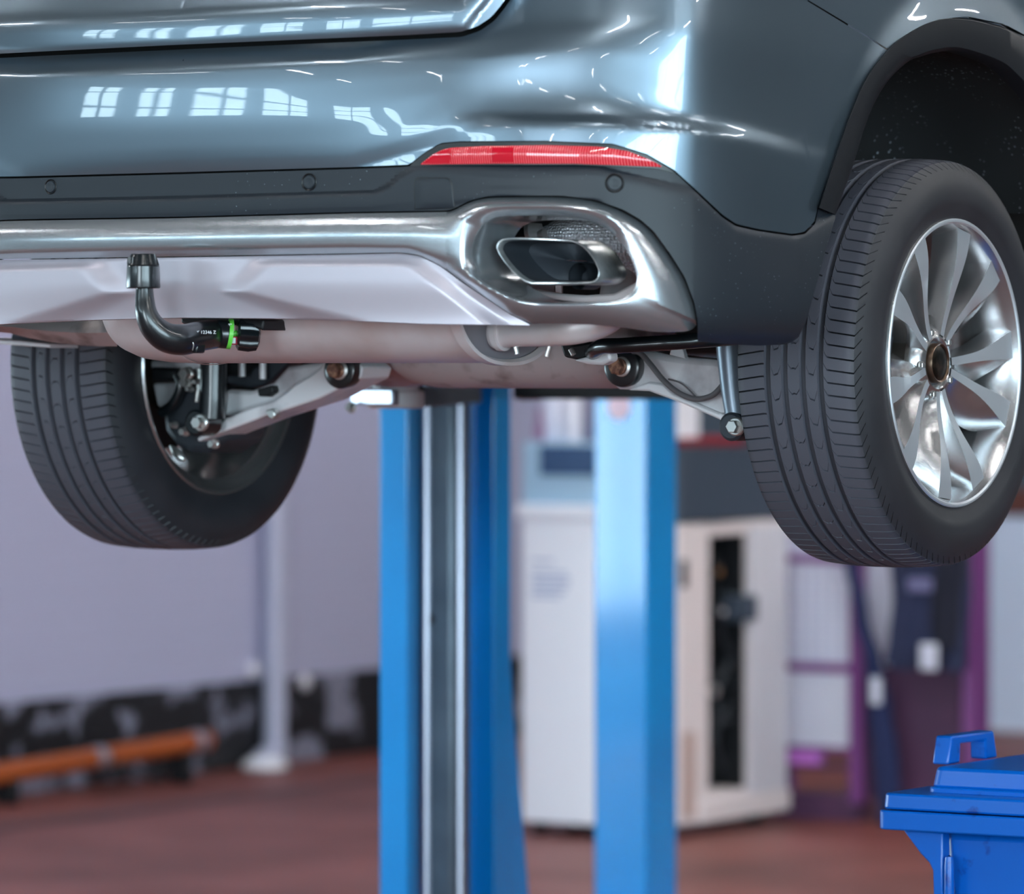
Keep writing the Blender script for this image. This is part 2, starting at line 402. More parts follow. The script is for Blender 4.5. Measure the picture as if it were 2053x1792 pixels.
# ---- black backing sheet added so the panel gaps read dark
panel('gap_backing', [(300, -440), (1700, -440)], [(300, 422), (900, 416), (980, 392), (1127, 388), (1247, 412), (1330, 470), (1390, 600), (1560, 660), (1600, 560), (1660, 330), (1790, 60)], {359: [(-440, -.2), (-60, -.085), (50, -.07), (430, -.045)], 1000: [(-440, -.2), (-60, -.11), (50, -.09), (430, -.045)], 1500: [(-440, -.1), (-60, -.05), (50, -.045), (430, -.045)]}, 359, 1700, 'void', step=25, ny=14)
# ---- cladding below the paint
CLAD_T = [(300, 351), (700, 339), (800, 335), (822, 333), (900, 332), (1153, 331), (1317, 339), (1358, 350), (1398, 388), (1446, 434), (1474, 453), (1519, 463), (1589, 473), (1614, 469), (1634, 449), (1641, 418), (1676, 432)]
DIFF_T = [(300, 439), (700, 428), (890, 425), (906, 423), (940, 406), (974, 397), (1025, 395), (1127, 395), (1196, 404), (1247, 423), (1281, 443), (1307, 465), (1338, 507), (1370, 557), (1389, 608), (1395, 643)]
CLAD_B = [(x, y - 3) for x, y in DIFF_T[:9]] + [(1249, 420), (1284, 440), (1310, 463), (1341, 505), (1373, 555), (1392, 607), (1398, 640), (1399, 684), (1456, 690), (1519, 693), (1570, 691), (1588, 686), (1601, 676), (1616, 645), (1640, 559), (1659, 488), (1675, 434)]
CLAD_P = {
    359: [(346, -.006), (352, -.005), (380, -.005), (392, -.005), (399, .004), (405, .0055), (412, .0055), (425, .005), (431, .004), (440, .002)],
    752: [(333, -.006), (339, -.005), (370, -.005), (380, -.005), (387, .004), (393, .0055), (400, .0055), (412, .005), (418, .004), (424, .003)],
    780: [(331, -.006), (337, -.005), (355, -.005), (367, -.005), (374, .004), (380, .0055), (390, .0055), (408, .005), (416, .004), (424, .003)],
    803: [(330, -.006), (335, -.005), (341, -.005), (346, -.005), (353, .004), (359, .0055), (380, .0055), (405, .005), (416, .004), (424, .003)],
    832: [(331, .001), (334, .003), (335, .003), (336, .004), (337, .005), (345, .006), (370, .006), (400, .006), (414, .005), (424, .004)],
    1000: [(331, .003), (334, .006), (337, .008), (342, .010), (350, .011), (360, .012), (370, .012), (380, .013), (388, .013), (397, .010)],
    1200: [(332, .010), (336, .016), (340, .019), (346, .021), (354, .022), (364, .022), (374, .022), (388, .022), (396, .022), (404, .019)],
    1390: [(378, .014), (385, .018), (393, .020), (410, .021), (450, .022), (510, .023), (570, .023), (630, .020), (662, .010), (690, -.020)],
    1480: [(452, .008), (458, .012), (466, .014), (480, .015), (520, .017), (570, .018), (620, .016), (650, .010), (672, -.003), (694, -.032)],
    1600: [(468, .005), (475, .009), (483, .011), (500, .012), (530, .013), (570, .014), (610, .013), (645, .009), (668, .000), (692, -.030)],
    1676: [(418, .003), (430, .006), (436, .008), (450, .010), (480, .012), (530, .013), (580, .013), (630, .008), (660, .000), (692, -.030)]}
panel('bumper_cladding', CLAD_T, CLAD_B, CLAD_P, 359, 1674.5, 'cladding', step=8, ny=40, lip=0.03, sharp=28)
# tow-eye cover: rounded flap in the cladding
def flap(pts, o0, o1, name, mats, lip=0.0015):
    c = Vector((sum(p[0] for p in pts) / len(pts), sum(p[1] for p in pts) / len(pts), 0))
    rows = []
    for k, off in ((1.0, o0 - 0.02), (1.0, o0), (0.95, o1), (0.6, o1), (0.02, o1)):
        rows.append([hit(c.x + (x - c.x) * k, c.y + (y - c.y) * k, off + herm(prof_at(CLAD_P, c.x + (x - c.x) * k, 0, 0, 0), c.y + (y - c.y) * k)) for x, y in pts])
    bm = nb(); grid(bm, rows, wrap=True); return obj(name, bm, mats, car, 30)
COVER = [(833, 419), (832, 395), (832, 368), (834, 360), (840, 357), (870, 357), (893, 357), (901, 360), (905, 369), (908, 392), (911, 414), (905, 417), (870, 418)]
flap([(c_x + (c_x - 871) * .055, c_y + (c_y - 388) * .055) for c_x, c_y in COVER], .0002, .0005, 'cover_gap', 'black_trim')
flap(COVER, .0010, .0020, 'tow_eye_cover', 'cladding')
# ---- reflector lamp in its black bezel
BEZ_T = [(822, 331), (851, 308), (882, 289), (920, 285), (1093, 284), (1230, 290), (1298, 311), (1350, 342), (1356, 347)]
BEZ_B = [(822, 333), (900, 331), (1153, 330), (1317, 338), (1356, 349)]
panel('lamp_bezel', BEZ_T, BEZ_B, {822: [(285, .0), (348, .0)], 880: [(285, .0035), (340, .0035)], 1050: [(283, .011), (340, .010)], 1230: [(283, .015), (348, .015)], 1356: [(283, .012), (360, .012)]}, 823, 1355, 'black_trim', step=8, ny=8, mirror=False)
LENS_T = [(843, 329), (867, 310), (887, 300), (905, 296), (966, 293), (1098, 291), (1200, 294), (1259, 303), (1302, 320), (1327, 333)]
LENS_B = [(843, 330), (908, 329), (995, 328), (1153, 328), (1288, 333), (1327, 335)]
LENS_P = {843: [(285, .004), (310, .006), (332, .004)], 900: [(286, .005), (308, .010), (330, .006)], 1050: [(284, .012), (306, .018), (330, .013)], 1230: [(288, .017), (310, .0225), (333, .018)], 1327: [(310, .015), (325, .017), (335, .015)]}
lamp = panel('reflector_lamp', LENS_T, LENS_B, LENS_P, 844, 1326, 'lens', step=7, ny=10, mirror=False)
PL = {k: [(y, o + .0012) for y, o in v] for k, v in LENS_P.items()}
panel('plain_lens_section', [(x, max(y, interp(LENS_T, x) + 2)) for x, y in LENS_T], [(x, y - 2) for x, y in LENS_B], PL, 846, 902, 'lens_plain', step=6, ny=8, mirror=False, parent=lamp)
panel('plain_lens_section', [(x, y + 3) for x, y in LENS_T], [(x, y - 3) for x, y in LENS_B], PL, 986, 1028, 'lens_plain', step=6, ny=8, mirror=False, parent=lamp)
# ---- parking sensors
for px, py, off, r in ((78, 375, -.005, .0105), (620, 365, -.005, .0118), (1232, 367, .022, .0125)):
    if px < 359:
        q = hit(642, 365, off); p = Vector((-q.x, q.y, at_y(px, py, q.y).z)); n = Vector((-.03, -1, 0))
    else:
        p = hit(px, py, off); q = hit(px + 4, py, off); t = (q - p).normalized(); n = Vector((t.y, -t.x, 0))
    R = Vector((0, 0, 1)).rotation_difference(n).to_matrix().to_4x4()
    bm = lathe(nb(), [(-.004, r * 1.28), (.0008, r * 1.28), (.0016, r * 1.2), (.0006, r * 1.05), (-.001, r)], 'z', 32)
    bm.transform(Matrix.Translation(p) @ R); ring = obj('sensor_ring', bm, 'black_trim', car)
    bm = lathe(nb(), [(-.003, r * .98), (.0012, r * .98), (.0024, r * .9), (.003, r * .6), (.0028, r * .55), (.0028, 0)], 'z', 32)
    bm.transform(Matrix.Translation(p) @ R); obj('parking_sensor', bm, 'cladding', ring)
# ---- silver diffuser with the exhaust surround
HOLE = [(947, 507), (949, 488), (955, 470), (963, 456), (972, 446), (988, 438), (1006, 434), (1045, 432), (1085, 432), (1125, 434), (1164, 439), (1190, 446), (1212, 456), (1229, 469), (1243, 484), (1256, 501), (1265, 519), (1272, 538), (1277, 557), (1275, 571), (1269, 583), (1258, 592), (1243, 599), (1220, 604), (1196, 606), (1157, 608), (1117, 608), (1083, 607), (1053, 604), (1033, 599), (1015, 591), (995, 579), (977, 566), (964, 553), (955, 538), (949, 523)]
LINE = [(300, 515), (700, 508), (800, 506), (841, 511), (879, 530), (895, 541), (927, 565), (974, 596), (1022, 628), (1063, 649)]
XJ = 895
STRIP_P = {359: [(432, .002), (437, .007), (446, .013), (460, .019), (478, .022), (494, .021), (498, .0195), (504, .013), (513, .004)],
           700: [(424, .002), (429, .007), (438, .013), (452, .019), (472, .022), (489, .021), (493, .0195), (500, .013), (508, .004)],
           820: [(422, .002), (428, .007), (437, .013), (452, .019), (472, .022), (492, .021), (496, .0195), (501, .013), (508, .004)],
           895: [(421, .002), (427, .007), (436, .013), (452, .019), (475, .022), (508, .021), (518, .0195), (528, .013), (541, .004)]}
NY = 22
def strip_off(px, py): return herm(prof_at(STRIP_P, px, 0, 0, 0), py)
cols = []
for px in columns(DIFF_T, LINE, 359, XJ, 9):
    yT, yB = interp(DIFF_T, px), interp(LINE, px)
    col = [hit(px, yT, strip_off(px, yT) - .025)]
    for k in range(NY + 1):
        py = yT + (yB - yT) * k / NY; col.append(hit(px, py, strip_off(px, py)))
    col.append(hit(px, yB, strip_off(px, yB) - .025)); cols.append(col)
for p in cols[0]: p.x = 0
bm = nb(); grid(bm, [[Vector((-p.x, p.y, p.z)) for p in c] for c in cols[:0:-1]] + cols)
# surround ring
outer = []
NJ = 16
for k in range(NJ): outer.append((XJ, 541 + (425 - 541) * k / NJ))
def res(pts, n):
    L = [0]
    for a, b in zip(pts, pts[1:]): L.append(L[-1] + math.hypot(b[0] - a[0], b[1] - a[1]))
    out = []
    for k in range(n):
        s = L[-1] * k / n
        i = max(j for j in range(len(L) - 1) if L[j] <= s + 1e-9); t = (s - L[i]) / max(L[i + 1] - L[i], 1e-9)
        out.append((pts[i][0] + (pts[i + 1][0] - pts[i][0]) * t, pts[i][1] + (pts[i + 1][1] - pts[i][1]) * t))
    return out
TOPE = [(XJ, 425)] + [p for p in DIFF_T if p[0] > XJ] + [(1396, 652)]
BOTE = [(1396, 652), (1387, 661), (1370, 665), (1340, 666), (1307, 665), (1243, 656), (1180, 650), (1101, 648), (1063, 649), (1022, 628), (974, 596), (927, 565), (XJ, 541)]
def sm(P, n=5): return [(q.x, q.y) for q in catmull([(x, y, 0) for x, y in P], n)]
outer += res(sm(TOPE), 64) + res(BOTE, 60); NO = len(outer)
# inner loop matched to the outer one by angle about the hole's middle
HC = (1112, 520)
hole_d = res([(q.x, q.y) for q in catmull([(x, y, 0) for x, y in HOLE + [HOLE[0]]], 5)], 400)
def ang(p): return math.atan2((p[1] - HC[1]) * 1.6, p[0] - HC[0])
hs = sorted((ang(p), p) for p in hole_d)
def hole_at(a):
    return min(hs, key=lambda q: abs((q[0] - a + PI) % (2 * PI) - PI))[1]
inner = [hole_at(ang(p)) for p in outer]
for it in range(3):   # ease bunching
    inner = [((inner[i - 1][0] + 2 * inner[i][0] + inner[(i + 1) % NO][0]) / 4, (inner[i - 1][1] + 2 * inner[i][1] + inner[(i + 1) % NO][1]) / 4) for i in range(NO)]
    inner = [hole_at(ang(p)) for p in inner]
rows = []
crest = []
for i in range(NO):
    xo, yo = outer[i]
    if i < NJ: crest.append(.55)
    elif i < NJ + 64: crest.append(.5 + .42 * smooth01((xo - 1230) / 130))
    elif xo > 1063: crest.append(.94)
    else: crest.append(.55 + .36 * smooth01((xo - XJ) / 120))
for it in range(6): crest = [(crest[i - 1] + 2 * crest[i] + crest[(i + 1) % NO]) / 4 for i in range(NO)]
def edge_off(i):
    xo, yo = outer[i]
    if i < NJ: return strip_off(XJ, yo)
    if i < NJ + 64: return .003
    return -.014 if xo > 1063 else .004 - .018 * smooth01((xo - 1000) / 63)
def ring_row(r):
    out = []
    for i in range(NO):
        (xo, yo), (xi, yi) = outer[i], inner[i]; c = crest[i]; o0 = edge_off(i)
        if r <= c: o = o0 + (.0235 - o0) * (1 - (1 - r / c) ** 1.7)
        else: o = .0235 - (.0235 - (.006 + .015 * smooth01((c - .6) / .3))) * ((r - c) / (1 - c)) ** 1.4
        out.append((xo + (xi - xo) * r, yo + (yi - yo) * r, o))
    return out
base = ring_row(0)
rows.append([hit(x, y, o - .03) for x, y, o in base])
for r in (0, .04, .08, .14, .22, .32, .42, .5, .56, .62, .7, .78, .84, .89, .93, .96, .985, 1.0):
    rows.append([hit(x, y, o) for x, y, o in ring_row(r)])
rim_pts = rows[-1]; cen = sum(rim_pts, Vector()) / NO
for dy, k in ((.006, .993), (.02, .985), (.05, .97), (.08, .955), (.105, .94)):
    rows.append([Vector((cen.x + (p.x - cen.x) * k, p.y + dy, cen.z + (p.z - cen.z) * k)) for p in rim_pts])
grid(bm, rows, wrap=True)
grid(bm, [[Vector((-p.x, p.y, p.z)) for p in r] for r in rows], wrap=True)
obj('diffuser_trim', bm, 'diffuser', car, 30)
# ---- lower apron of the diffuser
LOW_T = [(x, y + 2) for x, y in LINE]
LOW_B = [(300, 636), (540, 638), (629, 640), (760, 645), (850, 649), (1063, 652)]
def apron(px, py):
    o = .0 + .004 * smooth01((py - 508) / 12)
    # raised field: flat-topped trapezoid with soft flanks
    left = 455 + (585 - py) * 0.95 if py < 585 else 455 + (py - 585) * 2.6
    right = 828 + (py - 520) * 1.35
    m_ = smooth01((px - left + 24) / (68 if py < 585 else 68 + (py - 585) * 1.6)) * smooth01((right - px + 20) / 55) * smooth01((py - 517) / 16)
    o += .013 * m_
    o -= .018 * smooth01((py - 560) / 85) * (1 - .5 * m_)
    return o
cols = []
for px in columns(LOW_T, LOW_B, 359, 1062, 8):
    yT, yB = interp(LOW_T, px), interp(LOW_B, px); col = [hit(px, yT, apron(px, yT) - .02)]
    for k in range(31):
        py = yT + (yB - yT) * k / 30; col.append(hit(px, py, apron(px, py)))
    q = hit(px, yB, apron(px, yB) - .006); col.append(Vector((q.x, q.y, q.z - .001)))
    q = hit(px, yB, apron(px, yB) - .05); col.append(Vector((q.x, q.y, q.z + .006))); cols.append(col)
for p in cols[0]: p.x = 0
bm = nb(); grid(bm, [[Vector((-p.x, p.y, p.z)) for p in c] for c in cols[:0:-1]] + cols)
obj('diffuser_apron', bm, 'diffuser_low', car, 50)
# ---- wheel arch trim and felt liner, both sides
ARCH_O = [(1641, 416), (1676, 307), (1707, 221), (1735, 158), (1774, 105), (1808, 74), (1866, 42), (1925, 35), (2003, 51), (2053, 76), (2110, 121), (2165, 190), (2205, 300), (2225, 420)]
ARCH_I = [(1675, 430), (1710, 332), (1741, 234), (1776, 168), (1819, 125), (1848, 113), (1878, 105), (1925, 102), (2003, 128), (2040, 158), (2080, 205), (2110, 255), (2135, 330), (2145, 430)]
n_ = len(ARCH_O)
ao = catmull([(x, y, 0) for x, y in ARCH_O], 6); ai = catmull([(x, y, 0) for x, y in ARCH_I], 6)
for sg in (1, -1):
    rows = []
    for r, off in ((0, -.02), (0, .010), (.05, .017), (.5, .019), (.9, .017), (1.0, .010)):
        rows.append([hit(a.x + (b.x - a.x) * r, a.y + (b.y - a.y) * r, off) for a, b in zip(ao, ai)])
    ins = rows[-1]
    rows.append([p + Vector((-.03, 0, 0)) for p in ins])
    bm = nb(); grid(bm, [[Vector((p.x * sg, p.y, p.z)) for p in r] for r in rows]); obj('arch_trim', bm, 'arch_plastic', car, 40)
    lin_rows = [[p + Vector((-.03, 0, 0)) for p in ins]]
    c_ = Vector((0, 0.02, 1.84))
    for dx, g in ((-.05, 1.02), (-.12, 1.03), (-.22, 1.03), (-.33, 1.0), (-.36, .9), (-.37, .5), (-.37, .02)):
        lin_rows.append([Vector((p.x + dx, c_.y + (p.y - c_.y) * g, c_.z + (p.z - c_.z) * g)) for p in ins])
    bm = nb(); grid(bm, [[Vector((p.x * sg, p.y, p.z)) for p in r] for r in lin_rows]); obj('wheel_arch_liner', bm, 'liner', car, 60)
# ---- floor pan
bm = nb(); box(bm, (-.56, -.86, 1.95), (.56, .62, 2.25)); box(bm, (-.90, .62, 1.74), (.90, 3.6, 2.2))
obj('floor_pan', bm, 'void', car, bevel=.02)
# ================================================================ WHEELS
def tyre_bm():
    P = []   # (x, r, kind)
    def add(x, r, sipe=0): P.append((x, r, sipe))
    for x, r in ((-.112, .252), (-.124, .258), (-.131, .275), (-.136, .300), (-.1355, .318), (-.131, .336), (-.124, .349)): add(x, r)
    def crown(x): return .3705 - .0045 * (abs(x) / .1) ** 2.4
    for x in (-.116, -.108, -.100, -.088, -.076, -.066): add(x, crown(x) - (0.002 if x < -.11 else 0), 1)
    gro = (-.053, -.018, .018, .053)
    xs = []
    for g in gro:
        add(g - .0065, crown(g)); add(g - .0045, crown(g) - .0075); add(g + .0045, crown(g) - .0075); add(g + .0065, crown(g))
        if g != gro[-1]:
            for t in (.3, .5, .7):
                nx = gro[gro.index(g) + 1]; x = g + .0065 + (nx - g - .013) * t; add(x, crown(x), 2)
    for x in (.066, .076, .088, .100, .108, .116): add(x, crown(x) - (0.002 if x > .11 else 0), 3)
    for x, r in ((.124, .349), (.131, .336), (.1355, .318), (.136, .300), (.1345, .288), (.1335, .286), (.131, .275), (.124, .258), (.112, .252)): add(x, r)
    NPIT = 104; fr = (0.0, 0.07, 0.14, 0.55); bm = nb(); rings = []
    pit = 2 * PI / NPIT
    for x, r, k in P:
        ring = []
        for j in range(NPIT):
            for q, f in enumerate(fr):
                sh = 0
                if k in (1, 3): sh = .30 * (abs(x) - .066) / .05
                if k == 2: sh = (x * 14) * (1 if x > 0 else -1) + .35
                if k == 3: sh += .5
                th = pit * (j + f + sh); rr = r
                if q == 1 and k:
                    deep = .008 if k != 2 else .005
                    if k == 2 and j % 2: deep = 0
                    rr -= deep
                ring.append(bm.verts.new((x, -rr * math.sin(th), rr * math.cos(th))))
        rings.append(ring)
    n = len(rings[0])
    for a, b in zip(rings, rings[1:]):
        for k in range(n): bm.faces.new((a[k], a[(k + 1) % n], b[(k + 1) % n], b[k]))
    return bm
def pol(x, r, deg): return Vector((x, r * math.cos(math.radians(deg)), r * math.sin(math.radians(deg))))
def spoke_bm(a0, a1):
    """one twisted spoke: hub angle a0, rim angle a1; machined face (0) and painted flanks (1)"""
    bm = nb(); N = 14; L, R_, LW, RW, LB, RB = [], [], [], [], [], []
    for i in range(N + 1):
        t = i / N; r = .052 + (.246 - .052) * t
        x = .093 + .026 * smooth01(t * 1.1) ; ang = a0 + (a1 - a0) * smooth01(t) ** .9
        w = .0135 + .010 * t + .026 * smooth01((t - .3) / .7) ** 1.3      # face half-ish width in metres
        da = math.degrees(w / r)
        L.append(pol(x, r, ang - da * .5)); R_.append(pol(x, r, ang + da * .5))
        # wide concave wing on one side, steep flank on the other
        wing = .008 + .040 * math.sin(PI * min(1, t * 1.02)) ** .8
        dw = math.degrees(wing / r)
        LW.append(pol(x - .018, r, ang - da * .5 - dw * .55)); LB.append(pol(x - .048, r, ang - da * .5 - dw))
        RW.append(pol(x - .020, r, ang + da * .5 + math.degrees(.003 / r))); RB.append(pol(x - .050, r, ang + da * .5 + math.degrees(.004 / r)))
    def strip(A, B, mi):
        va = [bm.verts.new(p) for p in A]; vb = [bm.verts.new(p) for p in B]
        for k in range(len(va) - 1): bm.faces.new((va[k], va[k + 1], vb[k + 1], vb[k])).material_index = mi
    strip(L, R_, 0); strip(LW, L, 1); strip(LB, LW, 1); strip(R_, RW, 1); strip(RW, RB, 1); strip(RB, LB, 1)
    return bm
RIM_ANG = [8, 44, 78, 120, 153, 192, 226, 264, 296, 337.5]
def build_wheel(centre, side, label=None):
    """parts hang on the car; local x points away from the car's middle"""
    loc = Vector(centre) - car.location
    def put(name, bm, mats, parent, angle=35, local=(0, 0, 0)):
        o = obj(name, bm, mats, None, angle)
        o.parent = parent; o.location = loc if parent is car else Vector(local)
        if parent is car and side < 0: o.rotation_euler = (0, 0, PI)
        return o
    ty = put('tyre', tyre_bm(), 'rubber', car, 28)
    bm = lathe(nb(), [(.1285, .2515), (.1305, .2560), (.1295, .2600), (.124, .2620), (.116, .2590), (.110, .250), (.104, .246), (.085, .240), (.03, .232), (-.05, .228), (-.10, .236), (-.112, .252), (-.120, .259), (-.127, .261), (-.131, .258), (-.129, .252), (-.118, .246), (-.105, .229), (-.05, .221), (.03, .225), (.07, .232), (.105, .240), (.122, .2475)], 'x', 96, closed=True)
    rim = put('rim', bm, 'alloy', car, 30)
    bm = lathe(nb(), [(.1215, .2475), (.1290, .2520), (.1312, .2550), (.1312, .2585), (.1290, .2605), (.120, .256)], 'x', 96, closed=True)
    put('rim_flange', bm, 'machined', rim, 30)
    for i, a in enumerate(RIM_ANG):
        pair = 4.5 if i % 2 else -4.5
        put('spoke', spoke_bm(a + pair, a), ['machined', 'alloy'], rim, 32)
    bm = lathe(nb(), [(.030, .074), (.066, .074), (.082, .066), (.090, .056), (.092, .047), (.088, .042), (.084, .040), (.084, 0)], 'x', 64); put('hub', bm, 'alloy', rim)
    bm = lathe(nb(), [(.080, .036), (.0955, .036), (.098, .0345), (.0965, .032), (.094, .031)], 'x', 48, closed=True); put('cap_ring', bm, 'bronze', rim)
    bm = lathe(nb(), [(.082, .0315), (.0945, .0315), (.0965, .027), (.0972, .015), (.0972, 0)], 'x', 48); put('hub_cap', bm, 'cap', rim)
    for k in range(5):
        p = pol(.084, .0585, 36 + 72 * k + 4); bm = hexbolt(nb(), p, (1, 0, 0), .0066, .010, 1.2); put('wheel_bolt', bm, 'bolt', rim)
    bm = lathe(nb(), [(.004, .168), (.026, .168), (.026, .095), (.070, .088), (.070, .04), (-.02, .04), (-.02, .09), (.004, .095)], 'x', 72, closed=True); put('brake_disc', bm, 'disc', car)
    bm = nb()
    for i in range(13):
        pass
    rows = []
    for x, r0, r1 in ((-.03, .11, .185), (.055, .11, .185)):
        rows.append([pol(x, r0, 150 + 60 * k / 12) for k in range(13)]); rows.append([pol(x, r1, 150 + 60 * k / 12) for k in range(13)])
    a, b, c, d = rows
    grid(bm, [a, b, d, c, a]); put('brake_caliper', bm, 'dark_grey', car, 40)
    return ty
build_wheel((.8175, 0, AX), 1)
build_wheel((-.8175, 0, AX), -1)
build_wheel((.82, 2.93, AX), 1); build_wheel((-.82, 2.93, AX), -1)
for sg in (1, -1):
    bm = nb(); pr = [(.82, 1.765), (.91, 1.755), (.940, 1.79), (.925, 1.85), (.950, 1.93), (.958, 2.10), (.945, 2.35), (.915, 2.60), (.87, 2.75)]
    grid(bm, [[Vector((sg * x, y, z)) for x, z in pr] for y in (.47, .9, 1.5, 2.1, 2.47)]); obj('side_panel', bm, 'paint', car, 40)
# ================================================================ EXHAUST, TOW BAR, SUSPENSION
# ---- rear silencer
def oval(X, ry, rz, cy, cz, n=56, e=2.3):
    out = []
    for k in range(n):
        th = 2 * PI * k / n; c, s = math.cos(th), math.sin(th)
        out.append(Vector((X, cy + ry * math.copysign(abs(c) ** (2 / e), c), cz + rz * math.copysign(abs(s) ** (2 / e), s))))
    return out
MY, MZ = -.76, 1.8425
xl = at_y(212, 690, MY - .1).x; xr = at_y(985, 690, MY - .06).x
rows = []
for dx, k in ((0, .02), (0, .5), (.006, .76), (.02, .88), (.045, .95), (.09, .99), (.14, 1.0)):
    rows.append(oval(xl + dx, .165 * k, .123 * k, MY, MZ))
rows.append(oval(xr - .025, .165, .123, MY, MZ)); rows.append(oval(xr - .02, .171, .128, MY, MZ)); rows.append(oval(xr, .171, .128, MY, MZ))
rows.append(oval(xr + .001, .165, .122, MY, MZ)); rows.append(oval(xr - .008, .160, .117, MY, MZ))
bm = nb(); grid(bm, rows, wrap=True); muff = obj('silencer', bm, 'steel', car, 40)
bm = nb(); grid(bm, [oval(xr - .010, .160, .117, MY, MZ), oval(xr - .006, .150, .108, MY, MZ), oval(xr - .002, .09, .06, MY, MZ), oval(xr - .002, .001, .001, MY, MZ)], wrap=True)
obj('silencer_end_plate', bm, 'mid_grey', muff, 40)
bm = nb(); grid(bm, [oval(xl + .155, .167, .125, MY, MZ), oval(xl + .160, .168, .1262, MY, MZ), oval(xl + .165, .167, .125, MY, MZ)], wrap=True); obj('weld_seam', bm, 'steel', muff)
# side pipe from the silencer to the tip
tp = [at_y(992, 664, -.80), at_y(1035, 664, -.81), at_y(1090, 663, -.82), at_y(1150, 657, -.83), at_y(1200, 642, -.80), at_y(1228, 622, -.76), at_y(1240, 590, -.72), at_y(1242, 550, -.70)]
bm = tube(nb(), tp, [.030, .0265, .0265, .0285, .030, .031, .032, .032], 24, 8); pipe_ = obj('exhaust_pipe', bm, 'steel', car, 50)
bm = tube(nb(), [at_y(1001, 664, -.805), at_y(1012, 664, -.805)], [.034, .034], 24, 1); obj('pipe_collar', bm, 'steel', pipe_)
for x0, y0, x1, y1 in ((1034, 694, 1037, 710), (1103, 690, 1096, 714)):
    bm = tube(nb(), [at_y(x0, y0, -.80), at_y(x1, y1, -.80)], .0045, 10, 1); obj('hanger_stud', bm, 'bolt', muff)
# ---- tip
TIP = [(995, 497), (996, 490), (999, 484), (1006, 479), (1016, 477), (1040, 476), (1080, 477), (1120, 479), (1148, 481), (1162, 486), (1172, 493), (1182, 503), (1191, 515), (1198, 527), (1204, 541), (1205, 551), (1202, 560), (1196, 566), (1186, 569), (1150, 570), (1100, 570), (1066, 570), (1052, 565), (1038, 555), (1024, 541), (1011, 525), (1001, 510)]
def tip_ring(k, off, dy):
    p = [hit(x, y, off) for x, y in TIP]; c = sum(p, Vector()) / len(p)
    return [Vector((c.x + (q.x - c.x) * k, q.y + dy, c.z + (q.z - c.z) * ((1 - (1 - k) * 1.6) if k > .8 else k * .85))) for q in p]
rows = [tip_ring(.97, -.030, .085), tip_ring(1.01, -.030, .075), tip_ring(1.015, -.030, .05), tip_ring(1.01, -.030, .012), tip_ring(1.005, -.030, .004), tip_ring(.985, -.030, -.002), tip_ring(.955, -.030, -.002), tip_ring(.93, -.030, .003), tip_ring(.92, -.030, .010)]
bm = nb(); grid(bm, rows, wrap=True); tip = obj('exhaust_tip', bm, 'chrome', car, 50)
rows = [tip_ring(.923, -.030, .008), tip_ring(.91, -.030, .03), tip_ring(.89, -.030, .06), tip_ring(.87, -.030, .085)]
bm = nb(); grid(bm, rows, wrap=True); obj('tip_liner', bm, 'tip_in', tip, 40)
bm = nb(); grid(bm, [tip_ring(.88, -.030, .084), tip_ring(.5, -.030, .086), tip_ring(.02, -.030, .086)], wrap=True); obj('tip_baffle', bm, 'tip_in', tip, 80)
pc = hit(1128, 549, -.03)
bm = tube(nb(), [pc + Vector((.008, .086, -.003)), pc + Vector((.004, .045, -.003))], [.022, .0225], 24, 1, cap=False); tube(bm, [pc + Vector((.004, .045, -.003)), pc + Vector((.008, .086, -.003))], [.0195, .0195], 24, 1, cap=False)
obj('inner_pipe', bm, 'tip_in', tip)
# embossed heat shield and clamp seen above the tip
bm = tube(nb(), [at_y(1080, 500, -.745), at_y(1130, 488, -.735), at_y(1190, 486, -.72), at_y(1245, 497, -.70), at_y(1300, 530, -.66)], [.034, .042, .046, .044, .04], 32, 8)
obj('heat_shield', bm, 'shield', car, 60)
bm = tube(nb(), [at_y(1030, 470, -.78), at_y(1085, 462, -.77)], [.022, .024], 24, 1); cl = obj('valve_housing', bm, 'black_metal', car)
bm = tube(nb(), [at_y(1066, 464, -.80), at_y(1074, 463, -.80)], [.025, .025], 24, 1); obj('foil_band', bm, 'bolt', cl)
bm = tube(nb(), [at_y(1080, 470, -.84), at_y(1092, 468, -.84)], [.006, .009], 16, 1); obj('clamp_bolt', bm, 'bolt', cl)
bm = slab_y(nb(), [(1060, 578), (1110, 588), (1170, 592), (1230, 588), (1262, 572), (1285, 560), (1285, 612), (1050, 612)], -.835, .03); obj('lower_heat_shield', bm, 'steel', car, bevel=.004)
# ---- detachable tow bar
Yt = -1.165
bm = tube(nb(), [at_y(x, y, Yy) for x, y, Yy in ((290, 570, Yt), (290, 600, Yt), (294, 630, Yt), (308, 657, Yt + .01), (333, 676, Yt + .03), (365, 681, Yt + .06), (400, 674, Yt + .11), (436, 669, Yt + .172))], [.0142, .0165, .0190, .0225, .0255, .0265, .0260, .0250], 24, 8)
tow = obj('tow_bar', bm, 'black_metal', car, 60)
bm = slab_y(nb(), [(270, 582), (284, 582), (282, 612), (284, 640), (294, 664), (283, 664), (273, 640), (270, 612)], Yt - .006, .012); obj('cast_flank', bm, 'black_metal', tow, bevel=.003)
c = at_y(287, 0, Yt); zt, zb = at_y(287, 509, Yt).z, at_y(287, 578, Yt).z
bm = lathe(nb(), [(zb, .0275), (zb + .001, .0290), (zb + .003, .0295), (zb + .028, .0282), (zt - .0215, .0280), (zt - .0205, .0272), (zt - .019, .0278), (zt - .006, .0232), (zt - .001, .0215), (zt, .020), (zt, 0)], 'z', 48, (c.x, c.y, 0)); cap_ = obj('ball_cover', bm, 'black_metal', tow, 30)
